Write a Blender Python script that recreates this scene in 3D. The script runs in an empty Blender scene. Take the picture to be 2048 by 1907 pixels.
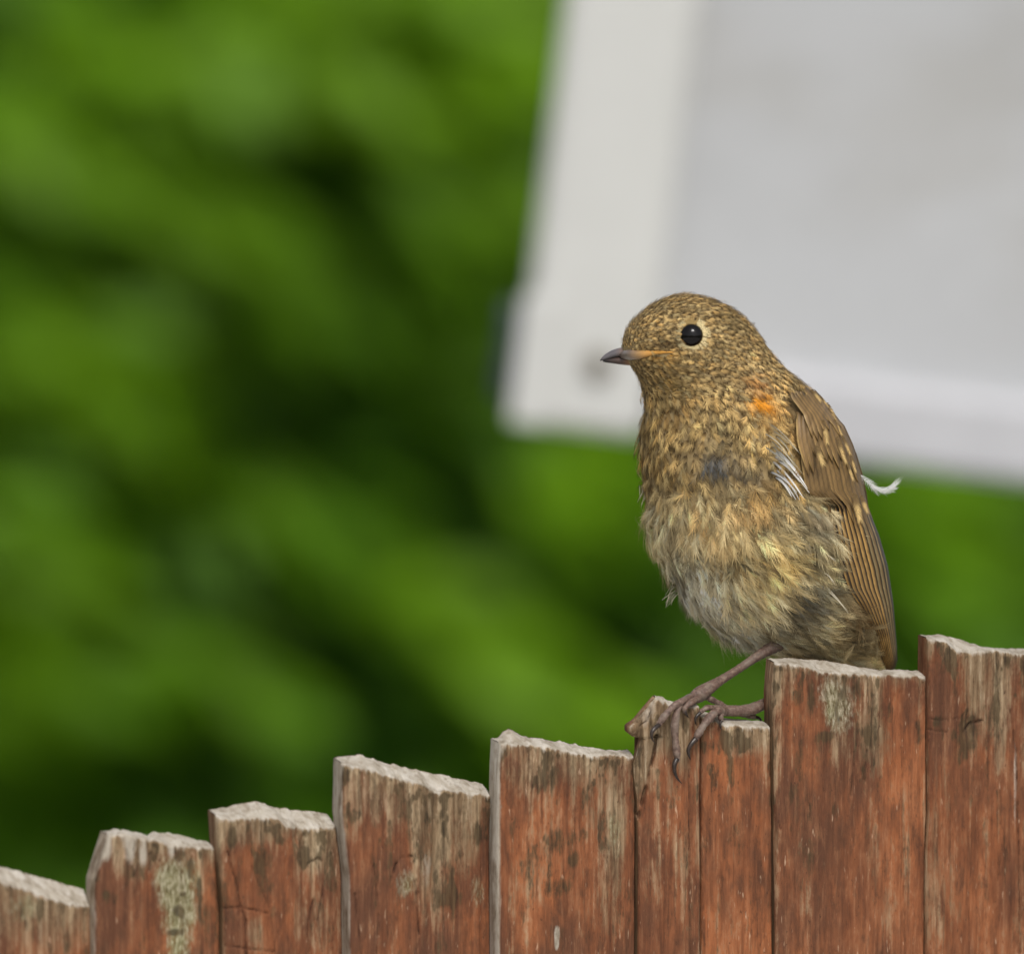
import bpy, math
import numpy as np
from mathutils import Vector

# ------------------------------------------------------------------ camera, light, exposure
SC = bpy.context.scene
rng = np.random.default_rng(11)
S = 0.00013                       # metres per reference pixel in the focal plane
DIST = 4.0
PITCH = math.radians(7.0)
FWD = np.array([0.0, math.cos(PITCH), -math.sin(PITCH)])
RIGHT = np.array([1.0, 0.0, 0.0])
UP = np.array([0.0, math.sin(PITCH), math.cos(PITCH)])
FOC = np.array([0.0, 0.0, 1.45])
CAM = FOC - DIST * FWD

cam_d = bpy.data.cameras.new('camera')
cam = bpy.data.objects.new('camera', cam_d)
SC.collection.objects.link(cam)
cam.location = CAM
cam.rotation_euler = (math.radians(90) - PITCH, 0, 0)
cam_d.sensor_width = 36.0
cam_d.lens = 36.0 * DIST / (2048 * S)
cam_d.clip_start = 0.2
cam_d.clip_end = 500
cam_d.dof.use_dof = True
cam_d.dof.focus_distance = DIST + 0.004
cam_d.dof.aperture_fstop = cam_d.lens / 52.0
SC.camera = cam

world = bpy.data.worlds.new('World')
SC.world = world
world.use_nodes = True
SUNDIR = Vector((0.16, -0.62, 0.76)).normalized()
wn = world.node_tree.nodes
wl = world.node_tree.links
wn.clear()
sky = wn.new('ShaderNodeTexSky')
sky.sky_type = 'NISHITA'
sky.sun_disc = False
sky.sun_elevation = math.asin(SUNDIR.z)
sky.sun_rotation = math.atan2(SUNDIR.x, SUNDIR.y)
sky.dust_density = 3.0
hs = wn.new('ShaderNodeHueSaturation')
hs.inputs['Saturation'].default_value = 0.22
bg = wn.new('ShaderNodeBackground')
bg.inputs['Strength'].default_value = 0.10
wo = wn.new('ShaderNodeOutputWorld')
wl.new(sky.outputs[0], hs.inputs['Color'])
wl.new(hs.outputs[0], bg.inputs[0])
wl.new(bg.outputs[0], wo.inputs[0])

sun_d = bpy.data.lights.new('sun', 'SUN')
sun_d.energy = 1.5
sun_d.angle = math.radians(20)
sun_d.color = (1.0, 0.97, 0.91)
sun = bpy.data.objects.new('sun', sun_d)
SC.collection.objects.link(sun)
sun.rotation_euler = SUNDIR.to_track_quat('Z', 'Y').to_euler()
sun.location = (3, -1, 6)

SC.view_settings.view_transform = 'Standard'
SC.view_settings.look = 'None'
SC.view_settings.exposure = 0.47
SC.view_settings.gamma = 1.0
SC.view_settings.use_curve_mapping = False
SC.render.engine = 'CYCLES'
SC.cycles.use_denoising = True
SC.cycles.max_bounces = 8
SC.cycles.transparent_max_bounces = 8
try:
    SC.cycles.denoiser = 'OPENIMAGEDENOISE'
except Exception:
    pass


# ------------------------------------------------------------------ helpers
def lin(r, g, b):
    c = np.array([r, g, b], float) / 255.0
    return np.where(c <= 0.04045, c / 12.92, ((c + 0.055) / 1.055) ** 2.4)


def px(u, v, d):
    """pixel units in the focal plane (d = depth, same units) -> metres"""
    u = np.asarray(u, float); v = np.asarray(v, float); d = np.asarray(d, float)
    u, v, d = np.broadcast_arrays(u, v, d)
    return (FOC + S * ((u - 1024)[..., None] * RIGHT - (v - 953.5)[..., None] * UP + d[..., None] * FWD))


def at(u, v, dist):
    """point seen at pixel (u, v), dist metres from the camera"""
    p = px(u, v, 0.0)
    return CAM + (p - CAM) / DIST * np.asarray(dist, float)[..., None]


def sm(a, b, x):
    t = np.clip((np.asarray(x, float) - a) / (b - a), 0, 1)
    return t * t * (3 - 2 * t)


def norm(a):
    return a / np.maximum(np.linalg.norm(a, axis=-1, keepdims=True), 1e-12)


def hash2(i, j, seed):
    n = (i.astype(np.int64) * 374761393 + j.astype(np.int64) * 668265263 + seed * 974634777) & 0xffffffff
    n = ((n ^ (n >> 13)) * 1274126177) & 0xffffffff
    n = n ^ (n >> 16)
    return (n & 0xffffff) / float(0xffffff)


def vnoise(x, y, seed=0):
    x, y = np.broadcast_arrays(np.asarray(x, float), np.asarray(y, float))
    i = np.floor(x); j = np.floor(y)
    fx = x - i; fy = y - j
    fx = fx * fx * (3 - 2 * fx); fy = fy * fy * (3 - 2 * fy)
    i = i.astype(np.int64); j = j.astype(np.int64)
    a = hash2(i, j, seed); b = hash2(i + 1, j, seed)
    c = hash2(i, j + 1, seed); d = hash2(i + 1, j + 1, seed)
    return (a + (b - a) * fx) * (1 - fy) + (c + (d - c) * fx) * fy


def fbm(x, y, seed=0, octs=3):
    s = 0; a = 1.0; t = 0
    for o in range(octs):
        s = s + a * vnoise(np.asarray(x) * 2 ** o, np.asarray(y) * 2 ** o, seed + o * 17)
        t += a; a *= 0.5
    return s / t


def mk(name, V, quads, tris, mat, parent=None, attrs=None, smooth=False, mats=None, fmat=None, off=None):
    """link one mesh object; V in world metres (minus off)"""
    V = np.asarray(V, float).reshape(-1, 3)
    if off is not None:
        V = V - off
    quads = np.zeros((0, 4), int) if quads is None else np.asarray(quads, int).reshape(-1, 4)
    tris = np.zeros((0, 3), int) if tris is None else np.asarray(tris, int).reshape(-1, 3)
    me = bpy.data.meshes.new(name)
    me.vertices.add(len(V))
    me.vertices.foreach_set('co', V.astype(np.float32).ravel())
    nl = quads.size + tris.size
    me.loops.add(nl)
    me.loops.foreach_set('vertex_index', np.concatenate([quads.ravel(), tris.ravel()]).astype(np.int32))
    npoly = len(quads) + len(tris)
    me.polygons.add(npoly)
    ls = np.concatenate([np.arange(len(quads)) * 4, quads.size + np.arange(len(tris)) * 3]).astype(np.int32)
    me.polygons.foreach_set('loop_start', ls)
    me.polygons.foreach_set('use_smooth', np.full(npoly, smooth))
    if fmat is not None:
        me.polygons.foreach_set('material_index', np.asarray(fmat, np.int32))
    for k, a in (attrs or {}).items():
        a = np.asarray(a, np.float32)
        if a.ndim == 2:
            at_ = me.attributes.new(k, 'FLOAT_COLOR', 'POINT')
            c = np.ones((len(V), 4), np.float32); c[:, :3] = a[:, :3]
            at_.data.foreach_set('color', c.ravel())
        else:
            at_ = me.attributes.new(k, 'FLOAT', 'POINT')
            at_.data.foreach_set('value', a.ravel())
    me.update(calc_edges=True)
    me.validate()
    for m in (mats or [mat]):
        me.materials.append(m)
    o = bpy.data.objects.new(name, me)
    SC.collection.objects.link(o)
    if parent is not None:
        o.parent = parent
    return o


def empty(name, loc, rz=0.0):
    o = bpy.data.objects.new(name, None)
    SC.collection.objects.link(o)
    o.location = loc
    o.rotation_euler = (0, 0, rz)
    o.empty_display_size = 0.05
    return o


def tag(o, label=None, cat=None, kind=None, group=None):
    if label: o['label'] = label
    if cat: o['category'] = cat
    if kind: o['kind'] = kind
    if group: o['group'] = group


def gridquads(nr, nc, base=0, wrap=False):
    r = np.arange(nr - 1)[:, None]
    c = np.arange(nc if wrap else nc - 1)[None, :]
    c2 = (c + 1) % nc
    q = np.stack([r * nc + c, r * nc + c2, (r + 1) * nc + c2, (r + 1) * nc + c], -1).reshape(-1, 4)
    return q + base


def catmull(pts, n):
    p = np.asarray(pts, float)
    p = np.vstack([2 * p[0] - p[1], p, 2 * p[-1] - p[-2]])
    m = len(p) - 3
    t = np.linspace(0, m - 1e-6, n)
    i = t.astype(int); f = (t - i)[:, None]
    a, b, c, d = p[i], p[i + 1], p[i + 2], p[i + 3]
    return 0.5 * (2 * b + (c - a) * f + (2 * a - 5 * b + 4 * c - d) * f ** 2 + (3 * b - a - 3 * c + d) * f ** 3)


def tube(pts, n=24, seg=10, rfun=None, flat=1.0):
    """pts rows: x, y, z, r (any units); returns V, quads, tris"""
    c = catmull(pts, n)
    P = c[:, :3]; R = c[:, 3].copy()
    if rfun is not None:
        R = R * rfun(np.linspace(0, 1, n))
    T = norm(np.gradient(P, axis=0))
    ref = np.array([0.13, 0.31, 0.94])
    A = norm(np.cross(T, ref)); B = np.cross(T, A)
    ang = np.arange(seg) / seg * 2 * np.pi
    V = P[:, None] + R[:, None, None] * (np.cos(ang)[None, :, None] * A[:, None] + flat * np.sin(ang)[None, :, None] * B[:, None])
    q = gridquads(n, seg, 0, True)
    V = V.reshape(-1, 3)
    V = np.vstack([V, P[0], P[-1]])
    k = np.arange(seg); k2 = (k + 1) % seg
    t = np.vstack([np.stack([k2, k, np.full(seg, n * seg)], 1),
                   np.stack([(n - 1) * seg + k, (n - 1) * seg + k2, np.full(seg, n * seg + 1)], 1)])
    return V, q, t


def merge(parts):
    Vs, Qs, Ts, base = [], [], [], 0
    for V, q, t in parts:
        Vs.append(V)
        if q is not None and len(q): Qs.append(np.asarray(q) + base)
        if t is not None and len(t): Ts.append(np.asarray(t) + base)
        base += len(V)
    return (np.vstack(Vs), np.vstack(Qs) if Qs else None, np.vstack(Ts) if Ts else None)


def rbox(x0, x1, y0, y1, z0, z1, b):
    """box with chamfered edges, local coords"""
    V = []
    for (ix, X) in ((1, x0), (-1, x1)):
        for (iy, Y) in ((1, y0), (-1, y1)):
            for (iz, Z) in ((1, z0), (-1, z1)):
                V += [(X, Y + iy * b, Z + iz * b), (X + ix * b, Y, Z + iz * b), (X + ix * b, Y + iy * b, Z)]
    V = np.array(V)
    idx = lambda i, j, k, c: ((i * 2 + j) * 2 + k) * 3 + c
    Q, T = [], []
    for i in (0, 1): Q.append([idx(i, 0, 0, 0), idx(i, 1, 0, 0), idx(i, 1, 1, 0), idx(i, 0, 1, 0)])
    for j in (0, 1): Q.append([idx(0, j, 0, 1), idx(1, j, 0, 1), idx(1, j, 1, 1), idx(0, j, 1, 1)])
    for k in (0, 1): Q.append([idx(0, 0, k, 2), idx(1, 0, k, 2), idx(1, 1, k, 2), idx(0, 1, k, 2)])
    for i in (0, 1):
        for j in (0, 1): Q.append([idx(i, j, 0, 0), idx(i, j, 1, 0), idx(i, j, 1, 1), idx(i, j, 0, 1)])
        for k in (0, 1): Q.append([idx(i, 0, k, 0), idx(i, 1, k, 0), idx(i, 1, k, 2), idx(i, 0, k, 2)])
    for j in (0, 1):
        for k in (0, 1): Q.append([idx(0, j, k, 1), idx(1, j, k, 1), idx(1, j, k, 2), idx(0, j, k, 2)])
    for i in (0, 1):
        for j in (0, 1):
            for k in (0, 1): T.append([idx(i, j, k, 0), idx(i, j, k, 1), idx(i, j, k, 2)])
    # orient outward
    c = V.mean(0)
    def fix(f):
        p = V[f]
        n = np.cross(p[1] - p[0], p[2] - p[0])
        return f if np.dot(n, p.mean(0) - c) > 0 else f[::-1]
    return V, np.array([fix(q) for q in Q]), np.array([fix(t) for t in T])


# ------------------------------------------------------------------ materials
class NT:
    def __init__(self, name):
        self.m = bpy.data.materials.new(name)
        self.m.use_nodes = True
        self.n = self.m.node_tree.nodes
        self.l = self.m.node_tree.links
        self.n.clear()
        self.out = self.n.new('ShaderNodeOutputMaterial')
        self.b = self.n.new('ShaderNodeBsdfPrincipled')
        self.l.new(self.b.outputs[0], self.out.inputs[0])

    def setv(self, node, key, val):
        s = node.inputs[key]
        if hasattr(val, 'is_output') or isinstance(val, bpy.types.NodeSocket):
            self.l.new(val, s)
        else:
            if isinstance(val, (tuple, list, np.ndarray)) and len(val) == 3 and s.type == 'RGBA':
                val = (*[float(x) for x in val], 1.0)
            s.default_value = val

    def P(self, **kw):
        for k, v in kw.items():
            self.setv(self.b, k.replace('_', ' '), v)

    def coord(self, kind='Object', scale=(1, 1, 1), loc=(0, 0, 0)):
        t = self.n.new('ShaderNodeTexCoord')
        m = self.n.new('ShaderNodeMapping')
        m.inputs['Scale'].default_value = scale
        m.inputs['Location'].default_value = loc
        self.l.new(t.outputs[kind], m.inputs[0])
        return m.outputs[0]

    def noise(self, vec, scale=1.0, detail=4, rough=0.6, dist=0.0):
        t = self.n.new('ShaderNodeTexNoise')
        self.l.new(vec, t.inputs['Vector'])
        t.inputs['Scale'].default_value = scale
        t.inputs['Detail'].default_value = detail
        t.inputs['Roughness'].default_value = rough
        t.inputs['Distortion'].default_value = dist
        return t.outputs['Fac']

    def ramp(self, fac, stops):
        r = self.n.new('ShaderNodeValToRGB')
        e = r.color_ramp.elements
        while len(e) < len(stops): e.new(0.5)
        for i, (p, c) in enumerate(stops):
            e[i].position = p
            e[i].color = (*[float(x) for x in c], 1) if not np.isscalar(c) else (c, c, c, 1)
        self.l.new(fac, r.inputs[0])
        return r.outputs[0]

    def mix(self, fac, a, b, mode='MIX'):
        m = self.n.new('ShaderNodeMix')
        m.data_type = 'RGBA'
        m.blend_type = mode
        self.setv(m, 0, fac)
        self.setv(m, 6, a)
        self.setv(m, 7, b)
        return m.outputs[2]

    def math(self, op, a, b=0.0, clamp=False):
        m = self.n.new('ShaderNodeMath')
        m.operation = op
        m.use_clamp = clamp
        self.setv(m, 0, a)
        self.setv(m, 1, b)
        return m.outputs[0]

    def attr(self, name, fac=True):
        a = self.n.new('ShaderNodeAttribute')
        a.attribute_name = name
        return a.outputs['Fac'] if fac else a.outputs['Color']

    def bump(self, h, strength=0.3, dist=0.001):
        b = self.n.new('ShaderNodeBump')
        b.inputs['Strength'].default_value = strength
        b.inputs['Distance'].default_value = dist
        self.l.new(h, b.inputs['Height'])
        self.l.new(b.outputs[0], self.b.inputs['Normal'])


def m_feather(name, trans=0.12, rough=0.75, spec=0.25):
    t = NT(name)
    c = t.attr('col', False)
    t.P(Base_Color=c, Roughness=rough, Specular_IOR_Level=spec)
    tr = t.n.new('ShaderNodeBsdfTranslucent')
    t.l.new(c, tr.inputs[0])
    mx = t.n.new('ShaderNodeMixShader')
    mx.inputs[0].default_value = trans
    t.l.new(t.b.outputs[0], mx.inputs[1]); t.l.new(tr.outputs[0], mx.inputs[2])
    t.l.new(mx.outputs[0], t.out.inputs[0])
    return t.m


M_PLUME = m_feather('plumage')
M_FLIGHT = m_feather('flight_feather', 0.08, 0.5, 0.4)
M_DOWN = m_feather('white_down', 0.4, 0.8, 0.2)

t = NT('skin_under_feathers')
nz = t.noise(t.coord(scale=(300, 300, 300)), 1, 3)
t.P(Base_Color=t.ramp(nz, [(0.3, lin(120, 100, 66)), (0.7, lin(164, 142, 100))]), Roughness=0.9)
M_SKIN = t.m

t = NT('glossy_eye')
t.P(Base_Color=lin(14, 11, 11), Roughness=0.07, IOR=1.4, Specular_IOR_Level=0.4)
M_EYE = t.m

t = NT('horn_beak')
nz = t.noise(t.coord(scale=(900, 900, 900)), 1, 4)
c = t.attr('col', False)
t.P(Base_Color=t.mix(0.25, c, t.ramp(nz, [(0.3, (0.05, 0.045, 0.04)), (0.7, (0.35, 0.3, 0.26))]), 'OVERLAY'), Roughness=0.33, Specular_IOR_Level=0.5)
t.bump(nz, 0.15, 0.0002)
M_BEAK = t.m

t = NT('scaly_leg_skin')
oc = t.coord(scale=(1, 1, 1))
nz = t.noise(oc, 1100, 4, 0.65)
n2 = t.noise(oc, 260, 3)
c = t.ramp(nz, [(0.25, lin(56, 42, 36)), (0.5, lin(102, 80, 70)), (0.8, lin(146, 124, 110))])
c = t.mix(t.ramp(n2, [(0.45, 0.0), (0.7, 1.0)]), c, lin(122, 108, 96))
t.P(Base_Color=c, Roughness=0.55, Specular_IOR_Level=0.4)
t.bump(nz, 0.5, 0.0004)
M_LEG = t.m

t = NT('dark_claw')
nz = t.noise(t.coord(scale=(900, 900, 900)), 1, 3)
t.P(Base_Color=t.ramp(nz, [(0.3, lin(28, 22, 20)), (0.8, lin(66, 52, 44))]), Roughness=0.35)
M_CLAW = t.m


def m_plank():
    t = NT('weathered_stained_wood')
    oi = t.n.new('ShaderNodeObjectInfo')
    tc = t.n.new('ShaderNodeTexCoord')
    rnd = t.n.new('ShaderNodeVectorMath'); rnd.operation = 'MULTIPLY_ADD'
    cmb = t.n.new('ShaderNodeCombineXYZ')
    t.l.new(oi.outputs['Random'], cmb.inputs[0]); t.l.new(oi.outputs['Random'], cmb.inputs[2])
    t.l.new(cmb.outputs[0], rnd.inputs[0]); rnd.inputs[1].default_value = (5, 5, 5)
    t.l.new(tc.outputs['Object'], rnd.inputs[2])

    def mp(sx, sz):
        m = t.n.new('ShaderNodeMapping')
        m.inputs['Scale'].default_value = (sx, sx, sz)
        t.l.new(rnd.outputs[0], m.inputs[0])
        return m.outputs[0]
    grain = t.noise(mp(900, 60), 1, 4, 0.65, 0.3)       # fine fibres
    streak = t.noise(mp(260, 14), 1, 5, 0.6, 0.6)       # broad streaks
    broad = t.noise(mp(70, 32), 1, 4, 0.6, 0.4)
    speck = t.noise(mp(1300, 420), 1, 3, 0.7)
    mott = t.noise(mp(330, 100), 1, 6, 0.72, 0.3)
    fleck = t.noise(mp(1250, 230), 1, 2, 0.5)
    we = t.attr('weather'); li = t.attr('lichen'); cr = t.attr('crack'); bl = t.attr('bleach'); ti = t.attr('tint')
    # stained wood
    st = t.ramp(streak, [(0.28, lin(92, 58, 41)), (0.44, lin(122, 79, 54)), (0.58, lin(140, 92, 63)), (0.76, lin(160, 115, 82))])
    st = t.mix(ti, t.mix(1.0, st, lin(222, 210, 206), 'MULTIPLY'), t.mix(0.4, st, lin(172, 94, 46)))
    st = t.mix(t.ramp(broad, [(0.38, 0.7), (0.58, 0.0)]), st, lin(82, 56, 42))
    st = t.mix(t.ramp(broad, [(0.54, 0.0), (0.75, 0.4)]), st, lin(172, 116, 80))
    st = t.mix(t.ramp(mott, [(0.34, 0.75), (0.5, 0.0)]), st, lin(82, 54, 38))
    st = t.mix(t.ramp(mott, [(0.53, 0.0), (0.72, 0.4)]), st, lin(166, 116, 82))
    st = t.mix(t.ramp(grain, [(0.3, 0.55), (0.52, 0.0)]), st, lin(66, 40, 27))
    st = t.mix(t.ramp(grain, [(0.56, 0.0), (0.78, 0.32)]), st, lin(188, 140, 104))
    # weathered grey wood
    wt = t.ramp(streak, [(0.3, lin(88, 70, 50)), (0.5, lin(130, 106, 80)), (0.7, lin(168, 146, 116))])
    wt = t.mix(t.ramp(mott, [(0.34, 0.7), (0.5, 0.0)]), wt, lin(70, 56, 38))
    wt = t.mix(t.ramp(grain, [(0.34, 0.75), (0.52, 0.0)]), wt, lin(64, 50, 34))
    wt = t.mix(t.ramp(grain, [(0.54, 0.0), (0.75, 0.6)]), wt, lin(192, 174, 146))
    w2 = t.math('ADD', we, t.math('MULTIPLY', t.math('SUBTRACT', streak, 0.5), 1.6))
    w2 = t.math('ADD', w2, t.math('MULTIPLY', t.math('SUBTRACT', broad, 0.5), 1.0))
    w2 = t.math('ADD', w2, t.math('MULTIPLY', t.math('SUBTRACT', speck, 0.5), 0.7))
    w2 = t.math('ADD', w2, t.math('MULTIPLY', t.math('SUBTRACT', mott, 0.5), 1.3))
    w3 = t.ramp(w2, [(0.20, 0.0), (0.5, 0.55), (0.9, 1.0)])
    c = t.mix(w3, st, wt)
    # light flecks and dark pores
    c = t.mix(t.ramp(fleck, [(0.68, 0.0), (0.78, 0.5)]), c, lin(208, 176, 146))
    c = t.mix(t.ramp(speck, [(0.27, 0.65), (0.36, 0.0)]), c, lin(46, 30, 20))
    # lichen and algae
    lc = t.mix(t.ramp(broad, [(0.4, 0.0), (0.6, 1.0)]), t.ramp(speck, [(0.3, lin(58, 50, 32)), (0.44, lin(106, 98, 74)), (0.6, lin(156, 146, 124)), (0.75, lin(186, 176, 160))]), t.ramp(speck, [(0.3, lin(56, 56, 32)), (0.44, lin(112, 112, 76)), (0.6, lin(160, 158, 128)), (0.75, lin(186, 182, 160))]))
    l2 = t.math('ADD', li, t.math('MULTIPLY', t.math('SUBTRACT', speck, 0.5), 0.9))
    l2 = t.math('ADD', l2, t.math('MULTIPLY', t.math('SUBTRACT', broad, 0.5), 1.6))
    l2 = t.math('MULTIPLY', l2, t.ramp(li, [(0.02, 0.0), (0.2, 1.0)]))
    c = t.mix(t.ramp(l2, [(0.25, 0.0), (0.8, 0.85)]), c, lc)
    # dark moss
    mo = t.attr('moss')
    m2 = t.math('ADD', mo, t.math('MULTIPLY', t.math('SUBTRACT', speck, 0.5), 1.3))
    c = t.mix(t.ramp(t.math('ADD', m2, t.math('MULTIPLY', t.math('SUBTRACT', streak, 0.5), 1.4)), [(0.35, 0.0), (0.8, 0.8)]), c, t.ramp(grain, [(0.3, lin(36, 29, 19)), (0.7, lin(84, 69, 46))]))
    # bleached end grain
    bc = t.mix(t.ramp(speck, [(0.2, 0.45), (0.42, 0.0)]), t.mix(t.ramp(mott, [(0.36, 0.7), (0.5, 0.0)]), t.ramp(streak, [(0.25, lin(130, 119, 102)), (0.45, lin(164, 154, 140)), (0.65, lin(188, 180, 169))]), lin(118, 105, 88)), lin(96, 84, 66))
    b2 = t.math('ADD', bl, t.math('MULTIPLY', t.math('SUBTRACT', grain, 0.5), 0.6))
    b2 = t.math('ADD', b2, t.math('MULTIPLY', t.math('SUBTRACT', mott, 0.5), 0.9))
    b2 = t.math('MULTIPLY', b2, t.ramp(bl, [(0.03, 0.0), (0.2, 1.0)]))
    c = t.mix(t.ramp(b2, [(0.25, 0.0), (0.7, 1.0)]), c, bc)
    c = t.mix(t.math('MULTIPLY', cr, t.ramp(speck, [(0.3, 1.0), (0.62, 0.35)])), c, lin(34, 22, 15))
    t.P(Base_Color=c, Roughness=0.82, Specular_IOR_Level=0.25)
    h = t.math('ADD', t.math('MULTIPLY', grain, 0.7), t.math('MULTIPLY', speck, 0.5))
    t.bump(h, 0.5, 0.0006)
    bn = [q for q in t.n if q.bl_idname == 'ShaderNodeBump'][-1]
    t.l.new(t.math('SUBTRACT', 0.55, t.math('MULTIPLY', bl, 0.42), True), bn.inputs['Strength'])
    return t.m


M_PLANK = m_plank()

t = NT('white_painted_sheet')
oc = t.coord(scale=(1, 1, 1))
n1 = t.noise(t.coord(scale=(9, 9, 16)), 1, 4, 0.5)
n2 = t.noise(oc, 120, 4)
c = t.ramp(n1, [(0.3, lin(164, 163, 161)), (0.48, lin(176, 177, 179)), (0.75, lin(181, 183, 186))])
t.P(Base_Color=t.mix(0.06, c, t.ramp(n2, [(0.3, 0.2), (0.7, 0.8)])), Roughness=0.55)
M_SHEET = t.m
t = NT('white_trim')
n2 = t.noise(t.coord(scale=(1, 1, 1)), 60, 4)
t.P(Base_Color=t.ramp(n2, [(0.3, lin(193, 193, 190)), (0.7, lin(199, 199, 196))]), Roughness=0.5)
M_TRIM = t.m
t = NT('pale_trim')
n2 = t.noise(t.coord(scale=(1, 1, 1)), 60, 4)
t.P(Base_Color=t.ramp(n2, [(0.3, lin(180, 180, 184)), (0.7, lin(187, 187, 191))]), Roughness=0.5)
M_TRIM2 = t.m
t = NT('dark_bracket_metal')
n2 = t.noise(t.coord(scale=(1, 1, 1)), 90, 3)
t.P(Base_Color=t.ramp(n2, [(0.3, lin(30, 40, 44)), (0.7, lin(50, 64, 68))]), Roughness=0.5, Metallic=0.2)
M_BRACKET = t.m
t = NT('rusty_bolt_metal')
n2 = t.noise(t.coord(scale=(1, 1, 1)), 300, 3)
t.P(Base_Color=t.ramp(n2, [(0.3, lin(84, 76, 62)), (0.7, lin(120, 110, 94))]), Roughness=0.6)
M_BOLT = t.m
t = NT('grey_post_wood')
n2 = t.noise(t.coord(scale=(60, 60, 6)), 1, 4)
t.P(Base_Color=t.ramp(n2, [(0.3, lin(96, 84, 68)), (0.7, lin(150, 136, 116))]), Roughness=0.8)
M_POST = t.m

t = NT('leaf_green')
c0 = t.attr('col', False)
nz = t.noise(t.coord(scale=(60, 60, 60)), 1, 3)
c = t.mix(0.35, c0, t.ramp(nz, [(0.3, 0.25), (0.7, 0.75)]), 'OVERLAY')
t.P(Base_Color=c, Roughness=0.5, Specular_IOR_Level=0.25)
tr = t.n.new('ShaderNodeBsdfTranslucent'); t.l.new(c, tr.inputs[0])
mx = t.n.new('ShaderNodeMixShader'); mx.inputs[0].default_value = 0.42
t.l.new(t.b.outputs[0], mx.inputs[1]); t.l.new(tr.outputs[0], mx.inputs[2]); t.l.new(mx.outputs[0], t.out.inputs[0])
M_LEAF = t.m
t = NT('bark')
nz = t.noise(t.coord(scale=(80, 80, 20)), 1, 4)
t.P(Base_Color=t.ramp(nz, [(0.3, lin(48, 38, 26)), (0.7, lin(96, 78, 56))]), Roughness=0.9)
M_BARK = t.m
t = NT('lawn_grass')
oc = t.coord(scale=(1, 1, 1))
n1 = t.noise(oc, 0.8, 5); n2 = t.noise(oc, 90, 4)
c = t.ramp(n2, [(0.3, (0.018, 0.045, 0.006)), (0.7, (0.06, 0.11, 0.018))])
t.P(Base_Color=t.mix(t.ramp(n1, [(0.4, 0.0), (0.7, 0.6)]), c, (0.08, 0.1, 0.025)), Roughness=0.9)
t.bump(n2, 0.8, 0.02)
M_LAWN = t.m

# ------------------------------------------------------------------ ground
n = 41
gx = np.linspace(-1, 1, n); gx = np.sign(gx) * np.abs(gx) ** 2.2 * 180
X, Y = np.meshgrid(gx, gx + 6)
Z = 0.05 * (fbm(X * 0.3 + 50, Y * 0.3 + 50, 5) - 0.5)
V = np.stack([X, Y, Z - 0.03], -1).reshape(-1, 3)
g = mk('lawn', V, gridquads(n, n), None, M_LAWN, smooth=True)
tag(g, kind='structure')

t = NT('pale_bounce_surface')
oc = t.coord(scale=(1, 1, 1))
n1 = t.noise(oc, 1.2, 5); n2 = t.noise(oc, 60, 5, 0.7)
c = t.ramp(n2, [(0.3, (0.46, 0.44, 0.41)), (0.7, (0.64, 0.62, 0.58))])
t.P(Base_Color=t.mix(t.ramp(n1, [(0.4, 0.0), (0.7, 0.4)]), c, (0.3, 0.28, 0.25)), Roughness=0.85)
t.bump(n2, 0.4, 0.004)
V, q, tt = rbox(-4.5, 4.5, CAM[1] - 3.0, CAM[1] + 6.6, -.06, .004, .004)
g = mk('bounce_slab', V, q, tt, t.m)  # unseen pale slab, added to bounce light up onto the bird's belly
tag(g, kind='structure')

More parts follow.
